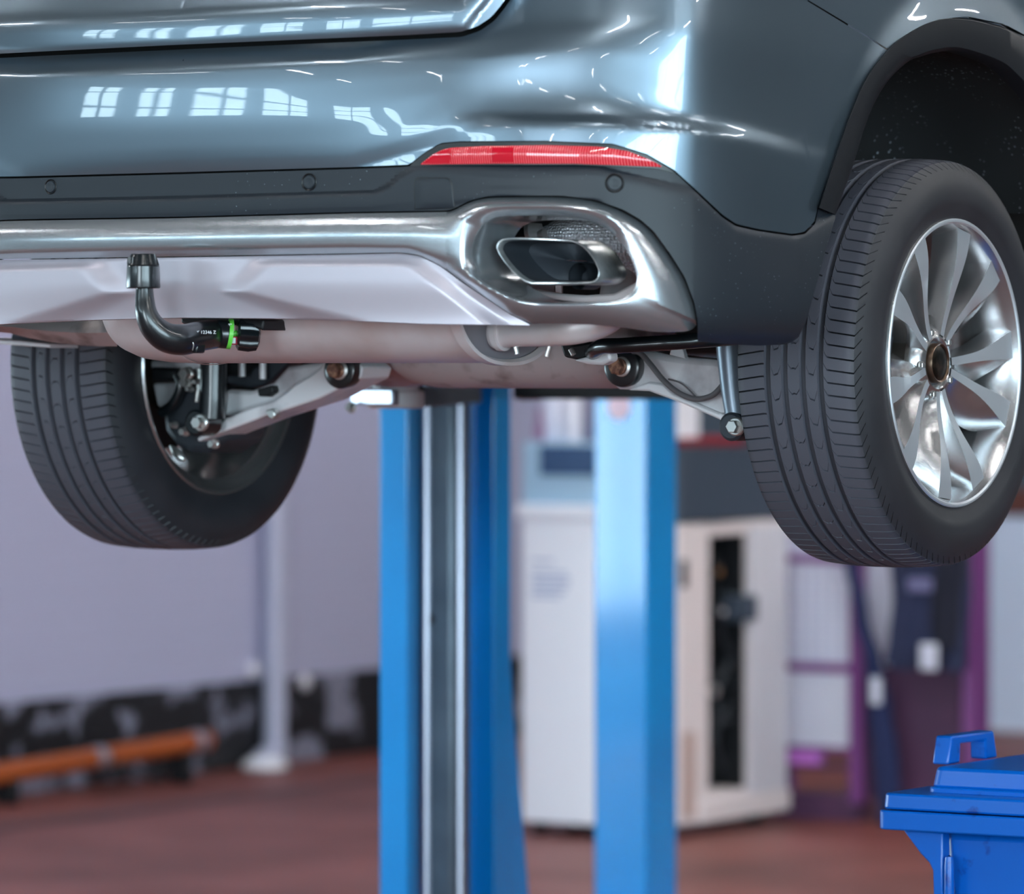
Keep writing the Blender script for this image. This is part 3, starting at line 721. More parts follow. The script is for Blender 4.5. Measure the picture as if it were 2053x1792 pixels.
for k in range(4):
    a = math.radians(215 + 16 * k); q = Vector((c.x + .0255 * math.cos(a), c.y + .0255 * math.sin(a), 0))
    bm = tube(nb(), [q + Vector((0, 0, zt - .017)), q * 1.0 + Vector((0, .001, zt - .006))], .0022, 8, 1); obj('grip_rib', bm, 'black_metal', cap_)
# sleeve, green ring, release wheel, receiver
def at_t(x, y): return at_y(x, y, Yt + .17 + (x - 450) * .0006)
A, B = at_t(440, 669), at_t(470, 671); ax = (B - A).normalized()
bm = tube(nb(), [at_t(430, 669), at_t(436, 669), at_t(452, 670), at_t(459, 670)], [.022, .0245, .0250, .0235], 28, 1); obj('locking_sleeve', bm, 'black_metal', tow)
bm = tube(nb(), [at_t(456, 669), at_t(464, 670)], [.0262, .0262], 28, 1); obj('green_ring', bm, 'lime', tow, label='lime green collar ring')
bm = tube(nb(), [at_t(462, 669), at_t(476, 669)], [.006, .006], 16, 1); obj('green_pin', bm, 'lime', tow, label='lime green pin')
bm = nb(); ringA = []
q = Vector((0, 0, 1)).rotation_difference(ax).to_matrix()
for h, kk in ((0, .72), (.004, .95), (.022, 1.0), (.036, .9), (.040, .6)):
    ringA.append([at_t(474, 671) + q @ Vector(((.0258 + .0024 * math.cos(8 * 2 * PI * k / 64)) * kk * math.cos(2 * PI * k / 64), (.0258 + .0024 * math.cos(8 * 2 * PI * k / 64)) * kk * math.sin(2 * PI * k / 64), h)) for k in range(64)])
V = grid(bm, ringA, wrap=True); bm.faces.new(V[0]); bm.faces.new(V[-1]); knob = obj('release_wheel', bm, 'black_metal', tow, 30)
for x0, y0, mm, ll in ((478, 657, 'white_mark', 'white mark'), (484, 683, 'red_mark', 'red and white mark')):
    p = at_t(x0, y0) + Vector((.0, -.0262, 0)); bm = bx((p.x - .0035, p.y, p.z - .007), (p.x + .0035, p.y + .01, p.z + .007)); o = obj('index_mark', bm, mm, knob, label=ll, bevel=.0008)
    if mm == 'red_mark':
        bm = bx((p.x - .0012, p.y - .0006, p.z - .005), (p.x + .0055, p.y + .002, p.z + .005)); obj('index_mark', bm, 'white_mark', knob)
bm = slab_y(nb(), [(362, 634), (470, 634), (520, 640), (530, 640), (526, 664), (520, 660), (470, 652), (430, 648), (380, 652), (362, 648)], Yt + .19, .10); obj('receiver', bm, 'black', tow, bevel=.004)
bm = slab_y(nb(), [(375, 698), (396, 690), (394, 708), (380, 708)], Yt + .07, .025); obj('foot_peg', bm, 'black_metal', tow, bevel=.003)
bm = tube(nb(), [at_y(383, 683, Yt + .055), at_y(388, 690, Yt + .058), at_y(386, 702, Yt + .06)], .0012, 6, 3); obj('wire_clip', bm, 'bolt', tow)
def text(s, p, size, mname, parent, rot, name='lettering'):
    cu = bpy.data.curves.new(name, 'FONT'); cu.body = s; cu.size = size; cu.extrude = .0003; cu.align_x = 'CENTER'
    o = bpy.data.objects.new(name, cu); COL.objects.link(o); bpy.context.view_layer.update()
    me = bpy.data.meshes.new_from_object(o.evaluated_get(bpy.context.evaluated_depsgraph_get())); bpy.data.objects.remove(o)
    me.materials.clear(); me.materials.append(M[mname]); o = bpy.data.objects.new(name, me); COL.objects.link(o)
    o.parent = parent; off = Vector((0, 0, 0)); q_ = parent
    while q_: off += q_.location; q_ = q_.parent
    o.location = Vector(p) - off; o.rotation_euler = rot; return o
p = at_y(409, 669, Yt + .078); text('LEY 12346 Z', (p.x, p.y, p.z), 0.0078, 'white_mark', tow, (PI / 2, 0, math.radians(35)))
# ---- grey trailing parts left of the silencer
bm = nb(); rows = []
for x, yt, yb in ((-60, 640, 660), (20, 642, 668), (60, 642, 678), (110, 642, 687), (160, 642, 692), (200, 640, 694), (235, 640, 694)):
    rows.append([at_y(x, yt, -.62), at_y(x, (yt + yb) / 2, -.64), at_y(x, yb, -.60), at_y(x, yb, -.3), at_y(x, yt, -.3)])
grid(bm, rows, wrap=True); obj('tank_shield', bm, 'steel_dirty', car, 50)
bm = slab_y(nb(), [(-90, 676), (40, 684), (98, 690), (100, 697), (60, 694), (-90, 684)], -.45, .25); obj('side_flange', bm, 'alu', car, bevel=.002)
# ---- axle carrier and differential
rows = []
for px, k in ((800, .05), (806, .45), (820, .70), (845, .88), (880, .98), (930, 1.0), (1100, 1.0), (1230, 1.0), (1300, .95), (1318, .6), (1322, .05)):
    c_ = at_y(px, 700, .02); rows.append([Vector((c_.x, .02 + .11 * k * math.cos(2 * PI * j / 40), 1.752 + .079 * k * math.copysign(abs(math.sin(2 * PI * j / 40)) ** .75, math.sin(2 * PI * j / 40)))) for j in range(40)])
bm = nb(); grid(bm, rows, wrap=True); obj('axle_carrier', bm, 'steel_dirty', car, 60)
c_ = at_y(795, 712, .22); bm = nb(); bmesh.ops.create_uvsphere(bm, u_segments=40, v_segments=24, radius=1.0)
bm.transform(Matrix.Translation(c_) @ Matrix.Diagonal((.135, .16, .064, 1))); obj('differential', bm, 'steel_dirty', car, 80)
# ---- anti-roll bar
bm = tube(nb(), [at_y(x, y, Yy) for x, y, Yy in ((1188, 708, -.40), (1196, 700, -.43), (1210, 694, -.45), (1240, 693, -.46), (1290, 690, -.45), (1350, 686, -.43), (1420, 681, -.38), (1480, 676, -.3))], .0138, 20, 6); rb = obj('anti_roll_bar', bm, 'black_metal', car, 60)
bm = slab_y(nb(), [(1120, 684), (1152, 690), (1184, 684), (1200, 698), (1190, 716), (1160, 722), (1130, 716)], -.40, .06); obj('bar_bushing', bm, 'black', rb, bevel=.005)
bm = slab_y(nb(), [(1148, 722), (1180, 714), (1190, 700), (1222, 706), (1224, 722), (1206, 732), (1176, 730)], -.41, .03); obj('bar_clamp', bm, 'alu', rb, bevel=.005)
bm = tube(nb(), [at_y(1144, 700, -.42), at_y(1150, 711, -.42)], .005, 12, 1); obj('clamp_stud', bm, 'bolt', rb)
# ---- lower arms with bushes and bolts
YA = -.15
RIGHT_ARM = [(1232, 700), (1262, 694), (1284, 700), (1340, 712), (1368, 716), (1442, 722), (1470, 740), (1488, 830), (1484, 856), (1462, 850), (1452, 844), (1400, 824), (1352, 804), (1330, 794), (1300, 784), (1270, 782), (1236, 780), (1214, 762), (1208, 735)]
bm = slab_y(nb(), RIGHT_ARM, YA, .09); arm = obj('lower_arm', bm, 'alu', car, bevel=.012)
bm = slab_y(nb(), [(1258, 782), (1300, 784), (1352, 803), (1400, 823), (1462, 850), (1466, 838), (1404, 812), (1350, 790), (1330, 770), (1300, 765)], YA - .012, .02); obj('arm_flange', bm, 'alu', arm, bevel=.004)
bm = slab_y(nb(), [(1347, 694), (1367, 694), (1374, 719), (1342, 711)], YA - .015, .012); obj('sensor_tab', bm, 'white_mark', arm, bevel=.001)
bm = slab_y(nb(), [(1441, 826), (1458, 834), (1452, 846), (1446, 846), (1442, 840)], YA - .02, .02); obj('arm_clip', bm, 'alu', arm, bevel=.003)
LEFT_ARM = [(452, 838), (500, 818), (549, 803), (571, 788), (589, 772), (620, 754), (640, 738), (655, 712), (700, 712), (728, 736), (722, 758), (694, 771), (638, 800), (570, 822), (526, 836), (441, 868), (396, 886), (394, 878), (430, 860)]
bm = slab_y(nb(), LEFT_ARM, YA, .10); armL = obj('lower_arm', bm, 'alu', car, bevel=.010)
bm = slab_y(nb(), [(448, 836), (452, 780), (500, 784), (545, 768), (575, 735), (650, 725), (640, 745), (589, 778), (560, 802)], YA + .03, .05); obj('arm_web', bm, 'alu', armL, bevel=.008)
bm = slab_y(nb(), [(532, 822), (548, 818), (552, 832), (546, 842), (537, 838)], YA - .015, .02); obj('arm_clip', bm, 'bolt', armL, bevel=.003)
for px, py, par, rr in ((1247, 735, arm, .0385), (681, 742, armL, .036)):
    p = at_y(px, py, YA - .02); bm = lathe(nb(), [(p.y + .03, rr * .9), (p.y + .004, rr), (p.y - .002, rr * .96), (p.y - .004, rr * .85), (p.y - .004, 0)], 'y', 48, (p.x, 0, p.z)); bu = obj('rubber_bush', bm, 'black_metal', par)
    p = at_y(px, py, YA - .024); bm = lathe(nb(), [(p.y + .004, .0185), (p.y - .002, .0185), (p.y - .003, .017), (p.y - .003, 0)], 'y', 40, (p.x, 0, p.z)); obj('washer', bm, 'bolt', par)
    bm = hexbolt(nb(), p + Vector((-.003, -.002, 0)), (0, -1, 0), .0148, .020, 1.05); obj('pivot_bolt', bm, 'rust', par)
bm = tube(nb(), [at_y(x, y, YA - .03) for x, y in ((1268, 704), (1284, 708), (1304, 730), (1330, 762), (1362, 788), (1395, 800), (1425, 794), (1442, 780), (1452, 766))], .0052, 14, 6); obj('grey_hose', bm, 'hose', arm)
bm = tube(nb(), [at_y(x, y, YA - .012) for x, y in ((1340, 760), (1365, 768), (1385, 785), (1398, 800))], .0016, 8, 5); obj('thin_cable', bm, 'hose', arm)
bm = tube(nb(), [at_y(x, y, YA + .01) for x, y in ((1436, 816), (1450, 822), (1462, 830))], .010, 14, 3); obj('arm_rib', bm, 'steel_dirty', arm)
# ---- dampers
YD = -.20
for pts, r0, r1, bc in ((((1462, 660), (1463, 700), (1469, 780), (1476, 838)), .0245, .019, (1478, 855)), (((429, 690), (428, 740), (427, 800), (425, 838)), .026, .026, (405, 847))):
    bm = tube(nb(), [at_y(x, y, YD) for x, y in pts], [r0, r0, (r0 + r1) / 2, r1], 28, 4); dm = obj('damper', bm, 'black_metal' if pts[0][0] < 900 else 'damper', car)
    p = at_y(bc[0], bc[1], YD)
    bm = lathe(nb(), [(YD + .03, .026), (YD - .02, .026), (YD - .024, .021), (YD - .024, 0)], 'y', 40, (p.x, 0, p.z)); ey = obj('damper_eye', bm, 'dark_grey' if bc[0] > 900 else 'black_metal', dm)
    p = at_y(bc[0], bc[1], YD - .024); bm = hexbolt(nb(), p, (0, -1, 0), .0125, .022, 1.35); obj('damper_bolt', bm, 'bolt', ey)
# ---- left hub carrier, brake parts seen inside the wheel
bm = slab_y(nb(), [(345, 790), (380, 770), (420, 790), (452, 830), (455, 870), (440, 890), (410, 908), (380, 908), (350, 895), (328, 865), (322, 825)], -.12, .14); kn = obj('hub_carrier', bm, 'dark_grey', car, bevel=.015)
bm = slab_y(nb(), [(304, 768), (352, 766), (356, 780), (350, 808), (336, 816), (314, 816)], -.10, .03); obj('caliper_bracket', bm, 'alu', kn, bevel=.006)
bm = slab_y(nb(), [(300, 736), (352, 738), (360, 752), (352, 764), (302, 764)], -.12, .06); obj('brake_pad_housing', bm, 'black', kn, bevel=.006)
bm = slab_y(nb(), [(300, 722), (400, 722), (404, 740), (300, 740)], -.10, .05); obj('caliper_arm', bm, 'alu', kn, bevel=.006)
bm = tube(nb(), [at_y(x, y, -.14) for x, y in ((322, 828), (345, 812), (358, 790), (362, 768), (356, 750))], .010, 14, 5); obj('brake_line', bm, 'black_metal', kn)
for px, py, r in ((378, 749, .012), (377, 767, .009), (386, 780, .005), (400, 765, .005), (353, 852, .006), (375, 865, .008), (433, 890, .008)):
    p = at_y(px, py, -.15); bm = hexbolt(nb(), p, (0, -1, 0), r, .02, 1.2); obj('carrier_bolt', bm, 'bolt', kn)
bm = tube(nb(), [at_y(341, 893, -.12), at_y(352, 905, -.12), at_y(362, 916, -.12), at_y(370, 922, -.12)], [.002, .008, .009, .004], 14, 4); obj('ball_joint', bm, 'bolt', kn)
bm = tube(nb(), [at_y(399, 740, -.12), at_y(397, 780, -.12), at_y(394, 805, -.12)], [.006, .006, .005], 12, 3); obj('link_rod', bm, 'bolt', kn)
bm = slab_y(nb(), [(452, 752), (500, 750), (505, 738), (560, 712), (580, 712), (580, 726), (545, 760), (530, 772), (500, 778), (455, 770)], -.08, .05); br = obj('sensor_bracket', bm, 'dark_grey', car, bevel=.005)
bm = slab_y(nb(), [(515, 780), (545, 772), (548, 785), (535, 795), (518, 795)], -.14, .03); obj('cable_clip', bm, 'black', br, bevel=.003)
for px, y0, y1 in ((485, 725, 755), (527, 725, 760)):
    bm = tube(nb(), [at_y(px, y0, -.10), at_y(px, y1, -.10)], .007, 12, 1); obj('bracket_stud', bm, 'alu', br)
bm = slab_y(nb(), [(440, 715), (640, 715), (640, 735), (560, 745), (520, 770), (440, 775)], .02, .03); obj('dust_shield', bm, 'black', car, bevel=.004)
# ================================================================ LIFT POSTS
lift = thing('vehicle_lift', 'blue two-post car lift with a dark steel carriage and arms under the raised SUV', 'car lift', (-1.63, 2.2, 0))
x0 = at_y(760, 900, 2.0).x; x1 = at_y(817, 900, 2.0).x
yA, yB = at_x(990, 900, x1).y, at_x(1025, 900, x1).y
bm = nb(); prism(bm, [Vector(p) for p in ((x0, 2.0, 0), (x1, 2.0, 0), (x1, 2.045, 0), (x0 + .02, 2.045, 0), (x0 + .02, yA, 0), (x1, yA, 0), (x1, yB, 0), (x0 - .01, yB, 0), (x0 - .01, 2.03, 0), (x0, 2.03, 0))], (0, 0, 3.5))
obj('post', bm, 'lift_blue', lift, bevel=.008)
c0, c1 = at_y(848, 900, 2.085).x, at_y(908, 900, 2.085).x
yc = at_x(946, 900, c1).y
bm = bx((c0, 2.085, .12), (c1, yc, 2.3)); car_ = obj('carriage', bm, 'lift_dark', lift, bevel=.014)
e = at_y(850, 900, 2.08).x
bm = tube(nb(), [(c0 + .012, 2.083, .12), (c0 + .012, 2.083, 2.3)], .011, 20, 1); obj('rail', bm, 'lift_silver', car_)
bm = tube(nb(), [(c1 - .002, 2.12, .12), (c1 - .002, 2.12, 2.3)], .013, 20, 1); obj('rail', bm, 'lift_silver', car_)
p = at_y(863, 1241, 2.084); bm = lathe(nb(), [(p.y + .004, .013), (p.y - .001, .013), (p.y - .001, 0)], 'y', 24, (p.x, 0, p.z)); obj('locking_hole', bm, 'black', car_)
bm = slab_x(nb(), [(1023, 1290), (1030, 1420), (1064, 1830), (1080, 2060), (1020, 2060)], x1 - .005, .03); obj('gusset', bm, 'lift_blue', lift, bevel=.003)
bm = bx((x0 - .16, 1.86, 0), (x1 + .12, 2.62, .02)); obj('base_plate', bm, 'lift_blue', lift, bevel=.004)
def beam(bm, a, b, w, h):
    a, b = Vector(a), Vector(b); t = (b - a).normalized(); s = Vector((-t.y, t.x, 0)) * w / 2; u = Vector((0, 0, h / 2))
    return prism(bm, [a - s - u, a + s - u, a + s + u, a - s + u], b - a)
pad = at_x(792, 790, -.72); px_ = Vector((pad.x, pad.y, 1.652))
bm = beam(nb(), (-1.52, 2.13, 1.652), px_, .11, .045); obj('lift_arm', bm, 'black', lift, bevel=.006)
bm = lathe(nb(), [(1.628, .055), (1.634, .062), (1.662, .062), (1.668, .05), (1.676, .05), (1.682, .066), (1.735, .066), (1.739, .06), (1.739, 0)], 'z', 40, (px_.x, px_.y, 0)); obj('arm_pad', bm, 'alu', lift)
bm = beam(nb(), px_ + Vector((-.075, -.045, 0)), px_ + Vector((.06, -.085, 0)), .02, .034); ck = obj('arm_clevis', bm, 'lift_silver', lift, bevel=.004)
for dx, dz in ((-.062, -.022), (-.060, .03), (-.02, .032)):
    q = px_ + Vector((dx, -.07, dz)); bm = hexbolt(nb(), q, (0, -1, 0), .009, .015); obj('clevis_bolt', bm, 'bolt', ck)
st = at_y(1046, 788, 2.35); bm = beam(nb(), (st.x, st.y, 1.655), (-.72, 2.40, 1.655), .10, .035); fa = obj('lift_arm', bm, 'black', lift, bevel=.006)
bm = beam(nb(), (-1.54, 2.14, 1.715), (st.x + .06, st.y + .03, 1.715), .09, .05); obj('arm_pivot', bm, 'black', lift, bevel=.005)
bm = lathe(nb(), [(1.665, .05), (1.735, .05), (1.739, .045), (1.739, 0)], 'z', 32, (-.72, 2.36, 0)); obj('arm_pad', bm, 'alu', lift)
bm = beam(nb(), (st.x - .004, st.y - .002, 1.655), (st.x + .04, st.y + .02, 1.655), .106, .040); obj('arm_end_cap', bm, 'rust', fa, bevel=.004)

pl = at_d(1190, 900, 14.5); pr = at_y(1297, 900, pl.y); yb = at_x(1358, 900, pr.x).y
post = thing('lift_post', 'square bright blue steel post of the next lift, between the white and the cream machine', 'lift post', ((pl.x + pr.x) / 2, (pl.y + yb) / 2, 0))
bm = bx((pl.x, pl.y, 0), (pr.x, yb, 3.4)); obj('post_tube', bm, 'lift_blue', post, bevel=.008)
bm = bx((pl.x - .1, pl.y - .1, 0), (pr.x + .1, yb + .1, .015)); obj('base_plate', bm, 'lift_blue', post, bevel=.003)
p = at_y(1241, 815, pl.y); bm = lathe(nb(), [(p.y + .002, .04), (p.y - .003, .04), (p.y - .004, .036), (p.y - .004, 0)], 'y', 32, (p.x, 0, p.z)); obj('round_sticker', bm, mat('pale_pink_sticker', 'f0d2e2', 0.4), post, label='pale pink round sticker')
# ================================================================ BLUE BIN
bz = Vector((.79, .01, 0)); W, D = .50, .56
wb = thing('wheelie_bin', 'blue plastic wheelie bin with a handled lid standing below the rear wheel', 'bin', (bz.x + W / 2, bz.y + D / 2, 0))
X0, Y0 = at_d(1757, 1662, 8.75).x, at_d(1757, 1662, 8.75).y
X1, Y1 = X0 + W, Y0 + D
zr0 = at_d(1757, 1662, 8.75).z
def rbox(bm, lo, hi, r=.03, taper=0.0, n=5):
    """box with rounded upright corners, its top drawn in by taper"""
    def ring(z, s):
        out = []
        for cx_, cy_, a0 in ((hi[0] - r - s, hi[1] - r - s, 0), (lo[0] + r + s, hi[1] - r - s, 90), (lo[0] + r + s, lo[1] + r + s, 180), (hi[0] - r - s, lo[1] + r + s, 270)):
            for k in range(n + 1):
                a = math.radians(a0 + 90 * k / n); out.append(Vector((cx_ + r * math.cos(a), cy_ + r * math.sin(a), z)))
        return out
    V = grid(bm, [ring(lo[2], 0), ring(hi[2], taper)], wrap=True); bm.faces.new(V[0][::-1]); bm.faces.new(V[1]); return bm
bm = rbox(nb(), (X0, Y0, zr0), (X1, Y1, zr0 + .035), .018); rim_ = obj('bin_rim', bm, 'bin', wb, bevel=.003)
bm = rbox(nb(), (X0 + .006, Y0 + .006, zr0 + .037), (X1 - .006, Y1 - .006, zr0 + .066), .018, .002); lid = obj('lid', bm, 'bin', wb, bevel=.004)
RX, RY = at_z(1862, 1588, zr0 + .066).x, at_z(1862, 1588, zr0 + .066).y
bm = rbox(nb(), (RX - .004, RY - .004, zr0 + .064), (X1 - .05, Y1 - .06, zr0 + .076), .022); obj('lid_step', bm, 'bin', lid, bevel=.003)
bm = rbox(nb(), (RX, RY, zr0 + .074), (X1 - .054, Y1 - .064, zr0 + .112), .022, .006); obj('lid_dome', bm, 'bin', lid, bevel=.006)
h0 = at_d(1895, 1540, 8.90); h1 = at_d(1957, 1528, 9.03); hx = (h0.x + h1.x) / 2 + .004; zt_ = zr0 + .108
bm = nb(); ya_, yb_ = h0.y - .028, h1.y + .028
for yy in (0, 1):
    pass
prism(bm, [Vector(p) for p in ((hx - .012, ya_, zt_), (hx - .012, ya_ + .016, zt_ + .052), (hx - .012, yb_ - .016, zt_ + .052), (hx - .012, yb_, zt_), (hx - .012, yb_ - .048, zt_), (hx - .012, yb_ - .050, zt_ + .036), (hx - .012, ya_ + .052, zt_ + .036), (hx - .012, ya_ + .050, zt_))], (.034, 0, 0))
obj('lid_handle', bm, 'bin', lid, bevel=.004)
bm = nb()
def ring4(z, ins): return [Vector(p) for p in ((X0 + ins, Y0 + .05 + ins * .3, z), (X1 - ins, Y0 + .05 + ins * .3, z), (X1 - ins, Y1 - .03, z), (X0 + ins, Y1 - .03, z))]
V = grid(bm, [ring4(.03, .135), ring4(zr0, .095)], wrap=True); bm.faces.new(V[0][::-1]); bm.faces.new(V[1]); obj('bin_body', bm, 'bin', wb, bevel=.02)
g = at_d(1810, 1668, 8.78)
bm = slab_y(nb(), [(1808, 1662), (1890, 1668), (1890, 1830), (1872, 1830), (1869, 1745), (1862, 1730), (1845, 1712)], Y0 + .045, .03); obj('rim_gusset', bm, 'bin', wb, bevel=.004)
bm = tube(nb(), [at_y(1903, 1722, Y0 + .052), at_y(1903, 1735, Y0 + .047), at_y(1903, 1900, Y0 + .055)], [.004, .009, .009], 16, 3); obj('body_rib', bm, 'bin', wb)
for k in (0, 1):
    xx = X0 + .12 + k * (W - .24); bm = lathe(nb(), [(xx - .03, .06), (xx - .025, .09), (xx + .025, .09), (xx + .03, .06)], 'x', 32, (0, Y1 - .06, .09)); obj('bin_wheel', bm, 'black', wb)
# ================================================================ MACHINES ALONG THE WALL
# ---- white service machine
A0 = at_z(1040, 1646, .05); Yf = A0.y; X0m = A0.x; X1m = X0m + .345; Yk = Yf + .36
def zy(py, px=1120): return at_y(px, py, Yf).z
ac = thing('service_machine', 'tall white service machine with a pale blue console, beside the lift post', 'service machine', ((X0m + X1m) / 2, (Yf + Yk) / 2, 0))
bm = rbox(nb(), (X0m, Yf, .05), (X1m, Yk, zy(1040)), .03); obj('cabinet', bm, 'white_enamel', ac, bevel=.006)
bm = rbox(nb(), (X0m - .012, Yf - .02, zy(1040)), (X1m + .012, Yk, zy(1012)), .03); obj('cabinet_top', bm, 'white_enamel', ac, bevel=.008)
bm = rbox(nb(), (X0m - .005, Yf + .02, zy(1012)), (X1m, Yk, zy(886)), .02); con = obj('console', bm, 'blue_grey', ac, bevel=.008)
q0, q1 = at_y(1082, 952, Yf + .012), at_y(1210, 894, Yf + .012)
bm = bx((q0.x, Yf + .010, q0.z), (min(q1.x, X1m - .02), Yf + .022, q1.z)); obj('display', bm, 'screen', con, bevel=.003)
for xx in (X0m + .06, X1m - .06):
    for yy in (Yf + .06, Yk - .06):
        bm = lathe(nb(), [(xx - .015, .012), (xx - .012, .025), (xx + .012, .025), (xx + .015, .012)], 'x', 20, (0, yy, .025)); obj('castor', bm, 'black', ac)
bm = nb()
for a, b, y in ((1066, 1110, 1125), (1066, 1136, 1148), (1066, 1142, 1160), (1068, 1140, 1171), (1066, 1134, 1183), (1066, 1124, 1194)):
    a_, b_ = at_y(a, y, Yf), at_y(b, y, Yf); box(bm, (a_.x, Yf - .0015, a_.z - .006), (b_.x, Yf + .001, a_.z + .006))
obj('lettering', bm, mat('faded_grey_print', 'b4bcd6', 0.6), ac)
def bottle(name, label, pxc, ptop, pbot, r, mname, Y, capname=None):
    b_ = at_y(pxc, pbot, Y); t_ = at_y(pxc, ptop, Y).z; z0 = zy(886)
    t = thing(name, label, 'canister', (b_.x, Y, z0), 'canisters on the white machine')
    bm = lathe(nb(), [(z0, r * .92), (z0 + .008, r), (t_ - .05, r), (t_ - .025, r * .8), (t_ - .01, r * .45), (t_, r * .42), (t_, 0)], 'z', 32, (b_.x, Y, 0)); obj('bottle', bm, mname, t)
    bm = lathe(nb(), [(t_ - .002, r * .5), (t_ + .03, r * .5), (t_ + .034, r * .44), (t_ + .034, 0)], 'z', 24, (b_.x, Y, 0)); obj('bottle_cap', bm, capname or mname, t)
M['canister'] = mat('white_gloss_plastic', 'e9e9f4', 0.15, coat=.5); M['pinkish'] = mat('dusty_pink_plastic', '8f6d8e', 0.5); M['grey_can'] = mat('grey_can', '7d7b92', 0.4)
bottle('fluid_canister', 'broad pale lilac canister on the white service machine', 1113, 770, 888, .045, 'sheet', Yf + .15)
bottle('fluid_canister', 'slim glossy white bottle on the white service machine', 1151, 770, 888, .026, 'canister', Yf + .07)
bottle('fluid_canister', 'short dusty pink bottle at the end of the white service machine', 1081, 835, 888, .020, 'pinkish', Yf + .10)
bottle('fluid_canister', 'grey can next to the blue post on the white machine', 1179, 775, 888, .026, 'grey_can', Yf + .2)
# ---- cream cabinet with an open black recess, facing the hall
Xc = -4.02
def P_(px, py, X=Xc): return at_x(px, py, X)
ya, yb2 = P_(1362, 1400).y, P_(1576, 1400).y
zt, zb = P_(1450, 1048).z, .045
cr = thing('cream_cabinet', 'cream machine cabinet with an open black recess of hoses and gauges', 'cabinet', (Xc - .11, (ya + yb2) / 2, 0))
r0, r1 = P_(1420, 1300).y, P_(1497, 1300).y; rz0, rz1 = P_(1458, 1585).z, P_(1458, 1072).z
XB = Xc - .15
bm = nb()
box(bm, (XB, ya, zb), (Xc, r0, zt)); box(bm, (XB, r1, zb), (Xc, yb2, zt)); box(bm, (XB, r0, rz1), (Xc, r1, zt)); box(bm, (XB, r0, zb), (Xc, r1, rz0))
obj('cabinet_shell', bm, 'cream', cr, bevel=.004)
bm = bx((XB, r0 - .002, rz0 - .002), (XB + .03, r1 + .002, rz1 + .002)); rec = obj('recess_back', bm, 'black', cr)
for n_, a, b in (('recess_side', r0, r0 + .004), ('recess_side', r1 - .004, r1)):
    bm = bx((XB + .03, a, rz0), (Xc - .012, b, rz1)); obj(n_, bm, 'black', cr)
bm = bx((Xc, P_(1398, 1600).y, zb), (Xc + .02, yb2, P_(1500, 1592).z)); obj('plinth', bm, 'cream', cr, bevel=.004)
bm = bx((Xc, P_(1500, 1300).y, P_(1540, 1585).z), (Xc + .012, yb2 - .01, zt - .02)); obj('door', bm, mat('pale_grey_enamel', 'd3d2da', .4), cr, bevel=.004)
l0 = P_(1358, 1178); l1 = P_(1370, 1122); bm = bx((Xc, ya, l0.z), (Xc + .02, l1.y, l1.z)); obj('latch', bm, 'black', cr, bevel=.003)
bm = nb(); v0, v1 = P_(1366, 1640), P_(1394, 1465)
for k in range(22):
    z_ = v0.z + (v1.z - v0.z) * (k + .5) / 22; box(bm, (Xc - .001, v0.y, z_ - .004), (Xc + .004, v1.y, z_ + .002))
obj('vent_grille', bm, mat('rusty_vent', 'b8907e', .6), cr)
for px, py, r, mm in ((1434, 1146, .030, 'amber'), (1484, 1138, .034, 'amber'), (1458, 1198, .022, 'dark_grey'), (1442, 1226, .024, 'dark_grey'), (1480, 1216, .022, 'dark_grey')):
    p = P_(px, py, Xc - .05); bm = lathe(nb(), [(p.x - .03, r * .8), (p.x - .02, r), (p.x + .012, r), (p.x + .018, r * .8), (p.x + .018, 0)], 'x', 28, (0, p.y, p.z)); ga = obj('gauge', bm, 'black' if mm == 'amber' else 'dark_grey', cr)
    bm = lathe(nb(), [(p.x + .016, r * .55), (p.x + .021, r * .5), (p.x + .021, 0)], 'x', 20, (0, p.y, p.z)); obj('gauge_face', bm, mm if mm == 'amber' else 'steel', ga)
b0, b1 = P_(1492, 1246, Xc + .03), P_(1520, 1192, Xc + .03); bm = bx((Xc - .05, b0.y - .02, b0.z), (Xc + .03, b1.y, b1.z)); obj('valve_block', bm, 'slate', cr, bevel=.006)
for pts in (((1440, 1235), (1452, 1290), (1475, 1330), (1470, 1400), (1440, 1450), (1432, 1490), (1450, 1540)), ((1486, 1225), (1480, 1290), (1455, 1340), (1436, 1390), (1440, 1440), (1470, 1440), (1480, 1400), (1462, 1370))):
    bm = tube(nb(), [P_(x, y, Xc - .07) for x, y in pts], .011, 12, 6); obj('recess_hose', bm, 'dark_grey', cr)
p = P_(1431, 1385, Xc - .03); bm = lathe(nb(), [(p.x - .02, .012), (p.x, .022), (p.x + .012, .02), (p.x + .018, .01), (p.x + .018, 0)], 'x', 24, (0, p.y, p.z)); obj('recess_knob', bm, 'bolt', cr)
for yy in (ya + .08, yb2 - .08):
    bm = lathe(nb(), [(0, .035), (.046, .03)], 'z', 20, (Xc - .1, yy, 0)); obj('foot', bm, 'black', cr)
